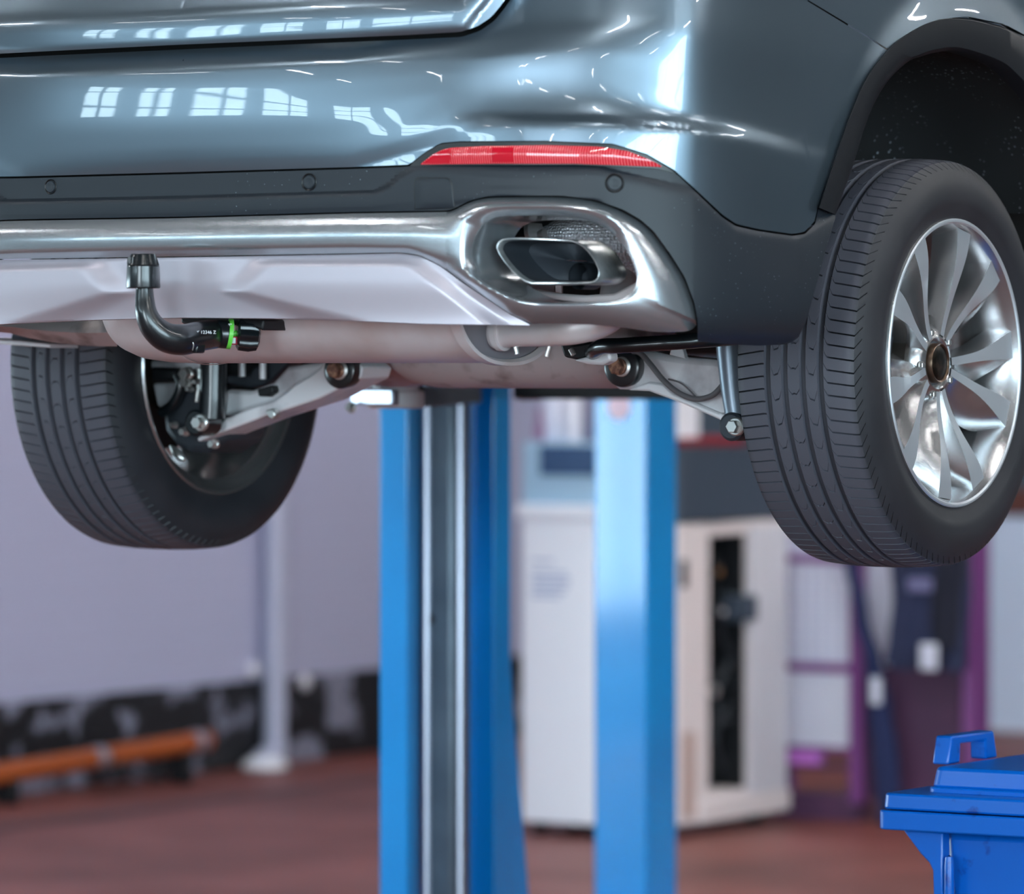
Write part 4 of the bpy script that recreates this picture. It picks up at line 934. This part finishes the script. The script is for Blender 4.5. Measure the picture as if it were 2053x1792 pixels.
# slate unit on the cabinet
s1 = P_(1600, 960).y; zs = P_(1450, 893).z
sl = thing('tool_case', 'dark slate case lying on the cream cabinet', 'case', (Xc - .1, (ya + s1) / 2, zt))
bm = rbox(nb(), (XB, ya, zt + .007), (Xc + .004, min(s1, yb2), zs - .01), .02); obj('case_body', bm, 'slate', sl, bevel=.006)
bm = rbox(nb(), (XB - .003, ya - .003, zs - .01), (Xc + .007, min(s1, yb2) + .003, zs), .02); obj('case_lid', bm, 'slate', sl, bevel=.003)
t0, t1 = P_(1360, 890), P_(1496, 876)
tr = obj('red_tray', nb(), 'red_tray'); bpy.data.objects.remove(tr)
bm = nb(); tz = zs; th = .032; X_ = XB + .02
box(bm, (X_, ya, tz), (Xc, t1.y, tz + .006)); box(bm, (X_, ya, tz), (X_ + .006, t1.y, tz + th)); box(bm, (Xc - .006, ya, tz), (Xc, t1.y, tz + th)); box(bm, (X_, ya, tz), (Xc, ya + .006, tz + th)); box(bm, (X_, t1.y - .006, tz), (Xc, t1.y, tz + th))
tag(obj('parts_tray', bm, 'red_tray'), 'flat dark red tray on top of the dark slate case', 'tray')
w0, w1 = P_(1362, 876, Xc - .02), P_(1402, 800, Xc - .02)
wt = thing('white_carton', 'small white box standing in the red tray', 'box', (Xc - .07, (w0.y + w1.y) / 2, tz + .007))
zc = tz + .007 + .19
bm = bx((Xc - .11, ya + .012, tz + .007), (Xc - .02, w1.y, zc)); obj('carton_body', bm, 'white_enamel', wt, bevel=.004)
bm = bx((Xc - .114, ya + .010, zc), (Xc - .016, w1.y + .003, zc + .014)); obj('carton_lid', bm, 'white_enamel', wt, bevel=.003)
# ---- purple mesh stand with mesh, board and hanging clothes
Yp = 8.33
def Q(px, py, Y=Yp): return at_y(px, py, Y)
xl_, xm, xr_ = Q(1556, 1300).x, Q(1720, 1300).x, Q(1945, 1300).x
tz0, tz1 = .09, Q(1720, 1040).z
pt = thing('mesh_stand', 'purple framed stand with a white wire mesh front and dark purple side board', 'stand', ((xl_ + xr_) / 2, Yp + .2, 0))
for X_, w in ((xl_, .022), (xm, .028), (xr_, .026)):
    bm = bx((X_ - w, Yp - .02, tz0 - .02), (X_ + w, Yp + .02, tz1)); obj('upright', bm, 'purple', pt, bevel=.004)
for X_ in (xl_, xr_):
    bm = bx((X_ - .022, Yp + .09, tz0 - .02), (X_ + .022, Yp + .12, tz1)); obj('upright', bm, 'purple', pt, bevel=.004)
for py, h in ((1120, .016), (1338, .018), (1500, .01)):
    z = Q(1640, py).z; bm = bx((xl_, Yp - .015, z - h), (xm, Yp + .015, z + h)); obj('cross_rail', bm, 'purple', pt, bevel=.003)
bm = bx((xl_, Yp - .016, Q(1640, 1650).z), (xm, Yp + .12, Q(1640, 1590).z)); obj('base_shelf', bm, 'purple_dark', pt, bevel=.004)
bm = bx((xm, Yp + .01, tz0), (xr_, Yp + .03, Q(1850, 1340).z)); obj('side_board', bm, 'purple_dark', pt)
bm = bx((xl_ + .01, Yp + .05, Q(1640, 1502).z), (Q(1792, 1300).x, Yp + .065, tz1)); obj('white_backing', bm, 'sheet', pt)
for lo, hi, nv, nh in ((1126, 1328, 7, 8), (1346, 1498, 14, 14)):
    bm = nb(); z0_, z1_ = Q(1640, hi).z, Q(1640, lo).z
    for k in range(nv): x = xl_ + .02 + (xm - xl_ - .04) * (k + .5) / nv; box(bm, (x - .0035, Yp - .003, z0_), (x + .0035, Yp + .002, z1_))
    for k in range(nh): z = z0_ + (z1_ - z0_) * (k + .5) / nh; box(bm, (xl_, Yp - .006, z - .0035), (xm, Yp - .002, z + .0035))
    obj('wire_mesh', bm, 'wire', pt, smooth=False)
for X_ in (xl_ + .04, xr_ - .04):
    for yy in (Yp + .05,):
        bm = lathe(nb(), [(X_ - .016, .02), (X_ - .013, .04), (X_ + .013, .04), (X_ + .016, .02)], 'x', 24, (0, yy, .04)); obj('castor', bm, 'black', pt)
        bm = bx((X_ - .02, yy - .02, .065), (X_ + .02, yy + .02, .09)); obj('castor_fork', bm, 'dark_grey', pt)
g0, g1 = Q(1568, 1531, Yp), Q(1642, 1506, Yp)
bm = bx((xl_, Yp - .01, g0.z - .012), (xm - .03, Yp + .10, g0.z)); obj('lower_shelf', bm, 'purple_dark', pt)
bm = bx((g0.x + .02, Yp - .008, g0.z + .001), (g1.x, Yp + .045, g1.z)); tag(obj('pink_box', bm, 'pink', bevel=.006), 'pink plastic box on the lower shelf of the purple mesh stand', 'box')
# clothes: lofted folded cloth with its own thickness
def cloth(secs, Y, depth, waves, seed):
    rnd = random.Random(seed); ph = rnd.random() * 6; rows = []
    pts = []
    for k in range(len(secs) - 1):
        (y0, a0, b0), (y1, a1, b1) = secs[k], secs[k + 1]
        for j in range(6): t = smooth01(j / 6); pts.append((y0 + (y1 - y0) * j / 6, a0 + (a1 - a0) * t, b0 + (b1 - b0) * t))
    pts.append(secs[-1])
    for y, a, b in pts:
        A_, B_ = Q(a, y, Y), Q(b, y, Y); row = []
        for k in range(40):
            th = 2 * PI * k / 40; u = (1 - math.cos(th)) / 2
            w = depth * math.copysign(abs(math.sin(th)) ** .7, math.sin(th)) * (1 + .25 * math.sin(u * waves * PI + ph + y * .012))
            row.append(Vector((A_.x + (B_.x - A_.x) * u, Y - w, A_.z)))
        rows.append(row)
    bm = nb(); V = grid(bm, rows, wrap=True); bm.faces.new(V[0]); bm.faces.new(V[-1]); return bm
jk = thing('work_jacket', 'navy work jacket with a pale chest strip hanging on the purple mesh stand', 'jacket', (Q(1870, 1200).x, Yp - .08, Q(1870, 1340).z))
obj('jacket_body', cloth([(1040, 1815, 1900), (1075, 1790, 1930), (1120, 1796, 1944), (1180, 1800, 1946), (1250, 1792, 1940), (1300, 1786, 1938), (1340, 1784, 1936)], Yp - .085, .045, 6, 3), 'navy', jk, 60)
obj('sleeve', cloth([(1075, 1780, 1812), (1130, 1786, 1822), (1200, 1792, 1826), (1280, 1784, 1816), (1330, 1776, 1808)], Yp - .12, .03, 3, 5), 'navy', jk, 60)
obj('sleeve', cloth([(1075, 1905, 1935), (1130, 1880, 1935), (1220, 1868, 1925), (1300, 1872, 1915)], Yp - .135, .03, 3, 8), mat('dark_navy_cloth', '171a2b', .9), jk, 60)
a_, b_ = Q(1820, 1185, Yp - .14), Q(1868, 1160, Yp - .14); bm = bx((a_.x, Yp - .145, a_.z), (b_.x, Yp - .12, b_.z)); obj('chest_strip', bm, mat('pale_strip', '77749c', .7), jk, bevel=.004)
a_, b_ = Q(1853, 1342, Yp - .15), Q(1888, 1290, Yp - .15); bm = bx((a_.x, Yp - .19, a_.z), (b_.x, Yp - .178, b_.z)); obj('pocket_tag', bm, 'sheet', jk, bevel=.006, label='small white tag')
tr_ = thing('work_trousers', 'long navy trouser leg hanging beside the purple upright', 'trousers', (Q(1760, 1600).x, Yp - .06, Q(1760, 1620).z))
obj('trouser_leg', cloth([(1060, 1694, 1708), (1130, 1698, 1716), (1230, 1716, 1738), (1330, 1738, 1766), (1420, 1744, 1786), (1520, 1752, 1800), (1620, 1758, 1806), (1648, 1760, 1806)], Yp - .075, .03, 4, 11), mat('blue_navy_cloth', '1c2750', .9), tr_, 60)
a_, b_ = Q(1745, 1412, Yp - .12), Q(1764, 1358, Yp - .12); bm = bx((a_.x, Yp - .125, a_.z), (b_.x, Yp - .1, b_.z)); obj('reflective_band', bm, 'sheet', tr_, bevel=.006)
# ---- things by the side wall
XW = -7.23
pole = thing('orange_pole', 'orange pole with steel collars lying along the foot of the side wall', 'pole', (-6.95, 7.5, 0))
e0, e1 = at_x(-130, 1572, -6.95), at_x(414, 1484, -6.95)
bm = tube(nb(), [e0, e1], .043, 24, 1); obj('pole_tube', bm, 'orange', pole)
for px in (390, 184):
    t = (px + 130) / 544; c_ = e0.lerp(e1, t); d_ = (e1 - e0).normalized() * .03; bm = tube(nb(), [c_ - d_, c_ + d_], .048, 24, 1); obj('collar', bm, 'lift_silver', pole)
for t in (.25, .9):
    c_ = e0.lerp(e1, t); bm = bx((c_.x - .05, c_.y - .02, 0), (c_.x + .05, c_.y + .02, c_.z - .03)); obj('stand_foot', bm, 'black', pole, bevel=.004)
r0_, r1_ = at_x(238, 1535, -6.86), at_z(325, 1562, .02)
bm = tube(nb(), [r0_, r1_], .016, 14, 1); rod = obj('steel_rod', bm, 'dark_grey'); tag(rod, 'short grey steel rod leaning under the orange pole', 'rod')
pd = at_x(551, 1540, XW + .06)
pipe2 = thing('downpipe', 'pale round downpipe running down the side wall to the floor', 'pipe', (XW + .06, pd.y, 0))
bm = tube(nb(), [(XW + .06, pd.y, 0.03), (XW + .06, pd.y, 5.3)], .05, 24, 1); obj('pipe_tube', bm, 'pipe', pipe2)
q_ = at_z(505, 1524, .03); bm = lathe(nb(), [(0, .10), (.02, .10), (.045, .07), (.05, 0)], 'z', 32, (q_.x, q_.y, 0)); bm.transform(Matrix.Translation(Vector((XW + .11 - q_.x, 0, 0)))); obj('pipe_shoe', bm, 'white_enamel', pipe2)
bm = tube(nb(), [(XW + .06, pd.y, .05), (XW + .08, pd.y - .12, .035), (XW + .11, q_.y, .03)], [.05, .045, .03], 20, 4); obj('pipe_bend', bm, 'pipe', pipe2)
for i, (px, py, ll) in enumerate(((508, 1343, 'white disc made for a blurred glint, near side of the pale downpipe'), (612, 1368, 'white disc made for a blurred glint, far side of the pale downpipe'))):
    p = at_x(px, py, XW + .02); bm = lathe(nb(), [(XW - .0, .02), (XW + .015, .035), (XW + .03, .03), (XW + .04, .015), (XW + .042, 0)], 'x', 24, (0, p.y, p.z)); tag(obj('wall_glint', bm, M['canister']), ll, 'glint', 'wall glints by the downpipe')  # white discs added in place of small blurred glints on the wall
# ================================================================ ROOM
RX0, RX1, RY0, RY1, RZ = XW, 14.0, -17.0, 12.8, 5.4
m = mat('wall_paint', 'a4a4bb', 0.55); M['wall_plain'] = m
m = mat('ribbed_panel_wall', 'aeb0cc', 0.45); M['wall_ribbed'] = m
nt = m.node_tree; tc = nt.nodes.new('ShaderNodeTexCoord'); w = nt.nodes.new('ShaderNodeTexWave'); w.bands_direction = 'Z'; w.inputs['Scale'].default_value = 3.2
nt.links.new(tc.outputs['Object'], w.inputs['Vector']); bp = nt.nodes.new('ShaderNodeBump'); bp.inputs['Strength'].default_value = .5; bp.inputs['Distance'].default_value = .006
cr_ = nt.nodes.new('ShaderNodeMapRange'); cr_.inputs[1].default_value = .0; cr_.inputs[2].default_value = .12
nt.links.new(w.outputs['Fac'], cr_.inputs[0]); nt.links.new(cr_.outputs[0], bp.inputs['Height']); nt.links.new(bp.outputs[0], bsdf(m).inputs['Normal'])
M['wall_dark'] = mat('darkened_wall_paint', '343b42', .6)  # unseen wall sections, made dark to deepen the car's reflections
M['wall_dim'] = mat('slate_wall_paint', '46525c', .6)
M['floor'] = mat('red_workshop_floor', '7e4239', 0.45, noise=(1.3, '5c2f28', 0.35, 0.7, .55), bump=(20, .08, .003))
M['peel'] = mat('peeling_black_paint', '0a0b10', 0.5, noise=(4.5, '7b7d90', 0.53, 0.60))
M['ceiling'] = mat('ceiling_sheet', '23282d', 0.7)
M['frame'] = mat('window_frame_paint', '6b7a80', 0.45)
M['shutter'] = mat('shutter_slats', 'd3e0f4', 0.4)
M['tube'] = mat('fluorescent_tube', 'ffffff', 0.5, emit=((1.0, .985, .97), 120.0))
M['tube_dim'] = mat('dim_fluorescent_tube', 'ffffff', 0.5, emit=((1.0, .985, .97), 36.0))  # rear tubes set dimmer to darken what the bumper reflects
M['fixture'] = mat('lamp_housing', 'c8ccd0', 0.5)
g_ = bpy.data.materials.new('window_glass'); g_.use_nodes = True; nt = g_.node_tree; nt.nodes.remove(bsdf(g_))
t1 = nt.nodes.new('ShaderNodeBsdfTransparent'); t1.inputs[0].default_value = (.92, .97, .98, 1); g2 = nt.nodes.new('ShaderNodeBsdfGlossy'); g2.inputs['Roughness'].default_value = .02
ms = nt.nodes.new('ShaderNodeMixShader'); ms.inputs[0].default_value = .06; nt.links.new(t1.outputs[0], ms.inputs[1]); nt.links.new(g2.outputs[0], ms.inputs[2]); nt.links.new(ms.outputs[0], nt.nodes['Material Output'].inputs[0]); M['glass'] = g_
def struct(name, bm, mt, bevel=0, parent=None, smooth=True):
    o = obj(name, bm, mt, parent, bevel=bevel, smooth=smooth)
    if not parent: o['kind'] = 'structure'
    return o
struct('floor', bx((RX0 - .3, RY0 - .3, -.1), (RX1 + .3, RY1 + .3, 0)), 'floor')
struct('ceiling', bx((RX0 - .3, RY0 - .3, RZ), (RX1 + .3, RY1 + .3, RZ + .2)), 'ceiling')
TH = .25
def wall(name, axis, pos, s0, s1, openings, mt):
    """a wall with real openings; axis 'x' = plane of constant x; openings (a, b, z0, z1)"""
    bm = nb()
    lo, hi = (pos - TH, pos) if pos < 0 else (pos, pos + TH)
    def b(a, c, z0, z1):
        if c - a < 1e-4 or z1 - z0 < 1e-4: return
        if axis == 'x': box(bm, (lo, a, z0), (hi, c, z1))
        else: box(bm, (a, lo, z0), (c, hi, z1))
    cur = s0
    for a, c, z0, z1 in sorted(openings):
        b(cur, a, 0, RZ); b(a, c, 0, z0); b(a, c, z1, RZ); cur = c
    b(cur, s1, 0, RZ)
    struct(name, bm, mt, smooth=False)
WINS = []
def window(n, axis, pos, a, c, z0, z1, nv, nh, portal=True, gate=False):
    sgn = 1 if pos < 0 else -1; base = pos - sgn * .12
    bm = nb()
    def bar(a0, c0, y0, y1, t=.03):
        if axis == 'x': box(bm, (base - t, a0, y0), (base + t, c0, y1))
        else: box(bm, (a0, base - t, y0), (c0, base + t, y1))
    fw = .05
    if gate: bar(a, a + .1, z0, z1); bar(c - .1, c, z0, z1); bar(a, c, z1 - .2, z1 + .1, .1); nv = nh = 1
    else: bar(a, c, z0, z0 + fw)
    bar(a, c, z1 - fw, z1); bar(a, a + fw, z0, z1); bar(c - fw, c, z0, z1)
    for k in range(1, nv): x = a + (c - a) * k / nv; bar(x - .03, x + .03, z0, z1, .02)
    for k in range(1, nh): z = z0 + (z1 - z0) * k / nh; bar(a, c, z - .025, z + .025, .018)
    o = obj('door_2' if gate else 'window_%d' % n, bm, 'frame', smooth=False); o['kind'] = 'structure'
    gb = bx((base - .004, a + .02, z0 + .02), (base + .004, c - .02, z1 - .02)) if axis == 'x' else bx((a + .02, base - .004, z0 + .02), (c - .02, base + .004, z1 - .02))
    if not gate: obj('pane', gb, 'glass', o, smooth=False)
    if portal:
        L = bpy.data.lights.new('window_daylight', 'AREA'); L.shape = 'RECTANGLE'; L.size = (c - a); L.size_y = (z1 - z0); L.cycles.is_portal = True
        lo = bpy.data.objects.new('window_daylight', L); COL.objects.link(lo)
        mid = (a + c) / 2; zc_ = (z0 + z1) / 2
        if axis == 'x': lo.location = (pos - sgn * .28, mid, zc_); lo.rotation_euler = (PI / 2, 0, -PI / 2 if sgn > 0 else PI / 2)
        else: lo.location = (mid, pos - sgn * .28, zc_); lo.rotation_euler = (PI / 2, 0, 0 if sgn > 0 else PI)
LEFT = [(-15.8, -13.0, 3.0, 4.4), (-12.7, -11.1, 3.0, 4.4), (-10.85, -9.95, 3.0, 4.4), (-9.75, -8.65, 3.0, 4.4), (-8.45, -8.33, 3.0, 4.4), (-4.6, 1.0, 0.5, 1.8)]
REAR = [(-6.95, -5.3, 3.0, 4.4), (-4.9, -1.9, 3.0, 4.4), (.9, 5.4, 0.0, 5.0), (9.2, 13.6, .4, 4.8)]
RIGHT = [(-16.6, -4.4, .4, 4.8)]
wall('wall_left', 'x', RX0, 3.0, RY1 + TH, [], 'wall_ribbed')
wall('wall_left_rear', 'x', RX0, RY0 - TH, 3.0, LEFT, 'wall_dark')
wall('wall_rear', 'y', RY0, RX0, RX1, REAR, 'wall_dim')
wall('wall_right', 'x', RX1, RY0 - TH, RY1 + TH, RIGHT, 'wall_dark')
wall('wall_front', 'y', RY1, RX0, RX1, [], 'wall_dim')
n = 1
for a, c, z0, z1 in LEFT: window(n, 'x', RX0, a, c, z0, z1, 2 if c - a < 3 else 4, 3 if z0 > 1 else 1); n += 1
for a, c, z0, z1 in REAR: window(n, 'y', RY0, a, c, z0, z1, 2 if z0 > 1 else 3, 3, gate=z0 == 0); n += 1
for a, c, z0, z1 in RIGHT: window(n, 'x', RX1, a, c, z0, z1, 6, 3); n += 1
b0 = nb(); box(b0, (XW, RY0, 0), (XW + .012, -3.3, .372)); box(b0, (XW, 2.5, 0), (XW + .012, RY1, .372)); struct('baseboard_left', b0, 'peel')
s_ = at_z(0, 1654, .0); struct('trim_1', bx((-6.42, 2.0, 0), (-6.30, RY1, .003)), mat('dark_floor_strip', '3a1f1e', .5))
# shutter and dark jamb on the far wall
YF = RY1
def R(px, py): return at_y(px, py, YF - .05)
bm = nb(); sx0 = R(1985, 1300).x; sx1 = sx0 + 3.2; z0_, z1_ = R(2030, 1466).z, R(2030, 1050).z
k = 0; z = max(z0_, .0) + .0
while z < z1_ - .01:
    box(bm, (sx0, YF - .06, z), (sx1, YF - .02, z + .085)); box(bm, (sx0, YF - .05, z + .085), (sx1, YF - .02, z + .093)); z += .093
struct('door_1', bm, 'shutter', smooth=False)
struct('trim_2', bx((sx0 - .16, YF - .10, 0), (sx0, YF, 3.0)), 'jamb')
struct('trim_3', bx((sx0, YF - .08, z + .01), (sx1, YF, z + .13)), mat('brown_header', '5a3228', .5))
# ceiling lamps
k = 0
for yy in (-14, -10.5, -7, -3.5, 0, 3.5, 7, 10.5):
    for xx in ((-5.0, -1.5, 2.0, 5.5, 9.5) if yy < 1 else (-4.4, -2.6, -.8, 1.0, 3.0, 6.0)):
        rowname = {-14: 'first', -10.5: 'second', -7: 'third', -3.5: 'fourth', 0: 'fifth', 3.5: 'sixth', 7: 'seventh', 10.5: 'eighth'}[yy]
        lp = thing('ceiling_light', 'long fluorescent batten lamp hanging from the workshop ceiling out of the picture', 'ceiling light', (xx, yy, 5.0), 'ceiling battens')
        obj('lamp_housing', bx((xx - .06, yy - .75, 5.0), (xx + .06, yy + .75, 5.06)), 'fixture', lp)
        obj('lamp_tube', tube(nb(), [(xx, yy - .7, 4.975), (xx, yy + .7, 4.975)], .018, 10, 1), 'tube' if yy > -5 else 'tube_dim', lp)
        for dy in (-.5, .5): obj('suspension_wire', tube(nb(), [(xx, yy + dy, 5.06), (xx, yy + dy, RZ)], .004, 6, 1), 'fixture', lp)
# daylight
wd = bpy.data.worlds.new('daylight'); SC.world = wd; wd.use_nodes = True; nt = wd.node_tree
bg = nt.nodes['Background']; tc = nt.nodes.new('ShaderNodeTexCoord'); sp = nt.nodes.new('ShaderNodeSeparateXYZ'); mr = nt.nodes.new('ShaderNodeMapRange'); mx = nt.nodes.new('ShaderNodeMix'); mx.data_type = 'RGBA'
nt.links.new(tc.outputs['Generated'], sp.inputs[0]); nt.links.new(sp.outputs[2], mr.inputs[0]); mr.inputs[1].default_value = -.20; mr.inputs[2].default_value = -.08
mx.inputs[6].default_value = (.30, .33, .33, 1); mx.inputs[7].default_value = (.74, .90, 1.0, 1)
nt.links.new(mr.outputs[0], mx.inputs[0]); nt.links.new(mx.outputs[2], bg.inputs['Color']); bg.inputs['Strength'].default_value = 13.0
SC.view_settings.view_transform = 'Standard'; SC.view_settings.look = 'None'; SC.view_settings.gamma = 1.0; SC.view_settings.exposure = 0.33
SC.view_settings.use_curve_mapping = False
SC.cycles.use_denoising = True; SC.cycles.max_bounces = 10; SC.cycles.diffuse_bounces = 5; SC.cycles.glossy_bounces = 6; SC.cycles.transparent_max_bounces = 12
SC.cycles.sample_clamp_indirect = 8.0; SC.cycles.caustics_reflective = False; SC.cycles.caustics_refractive = False
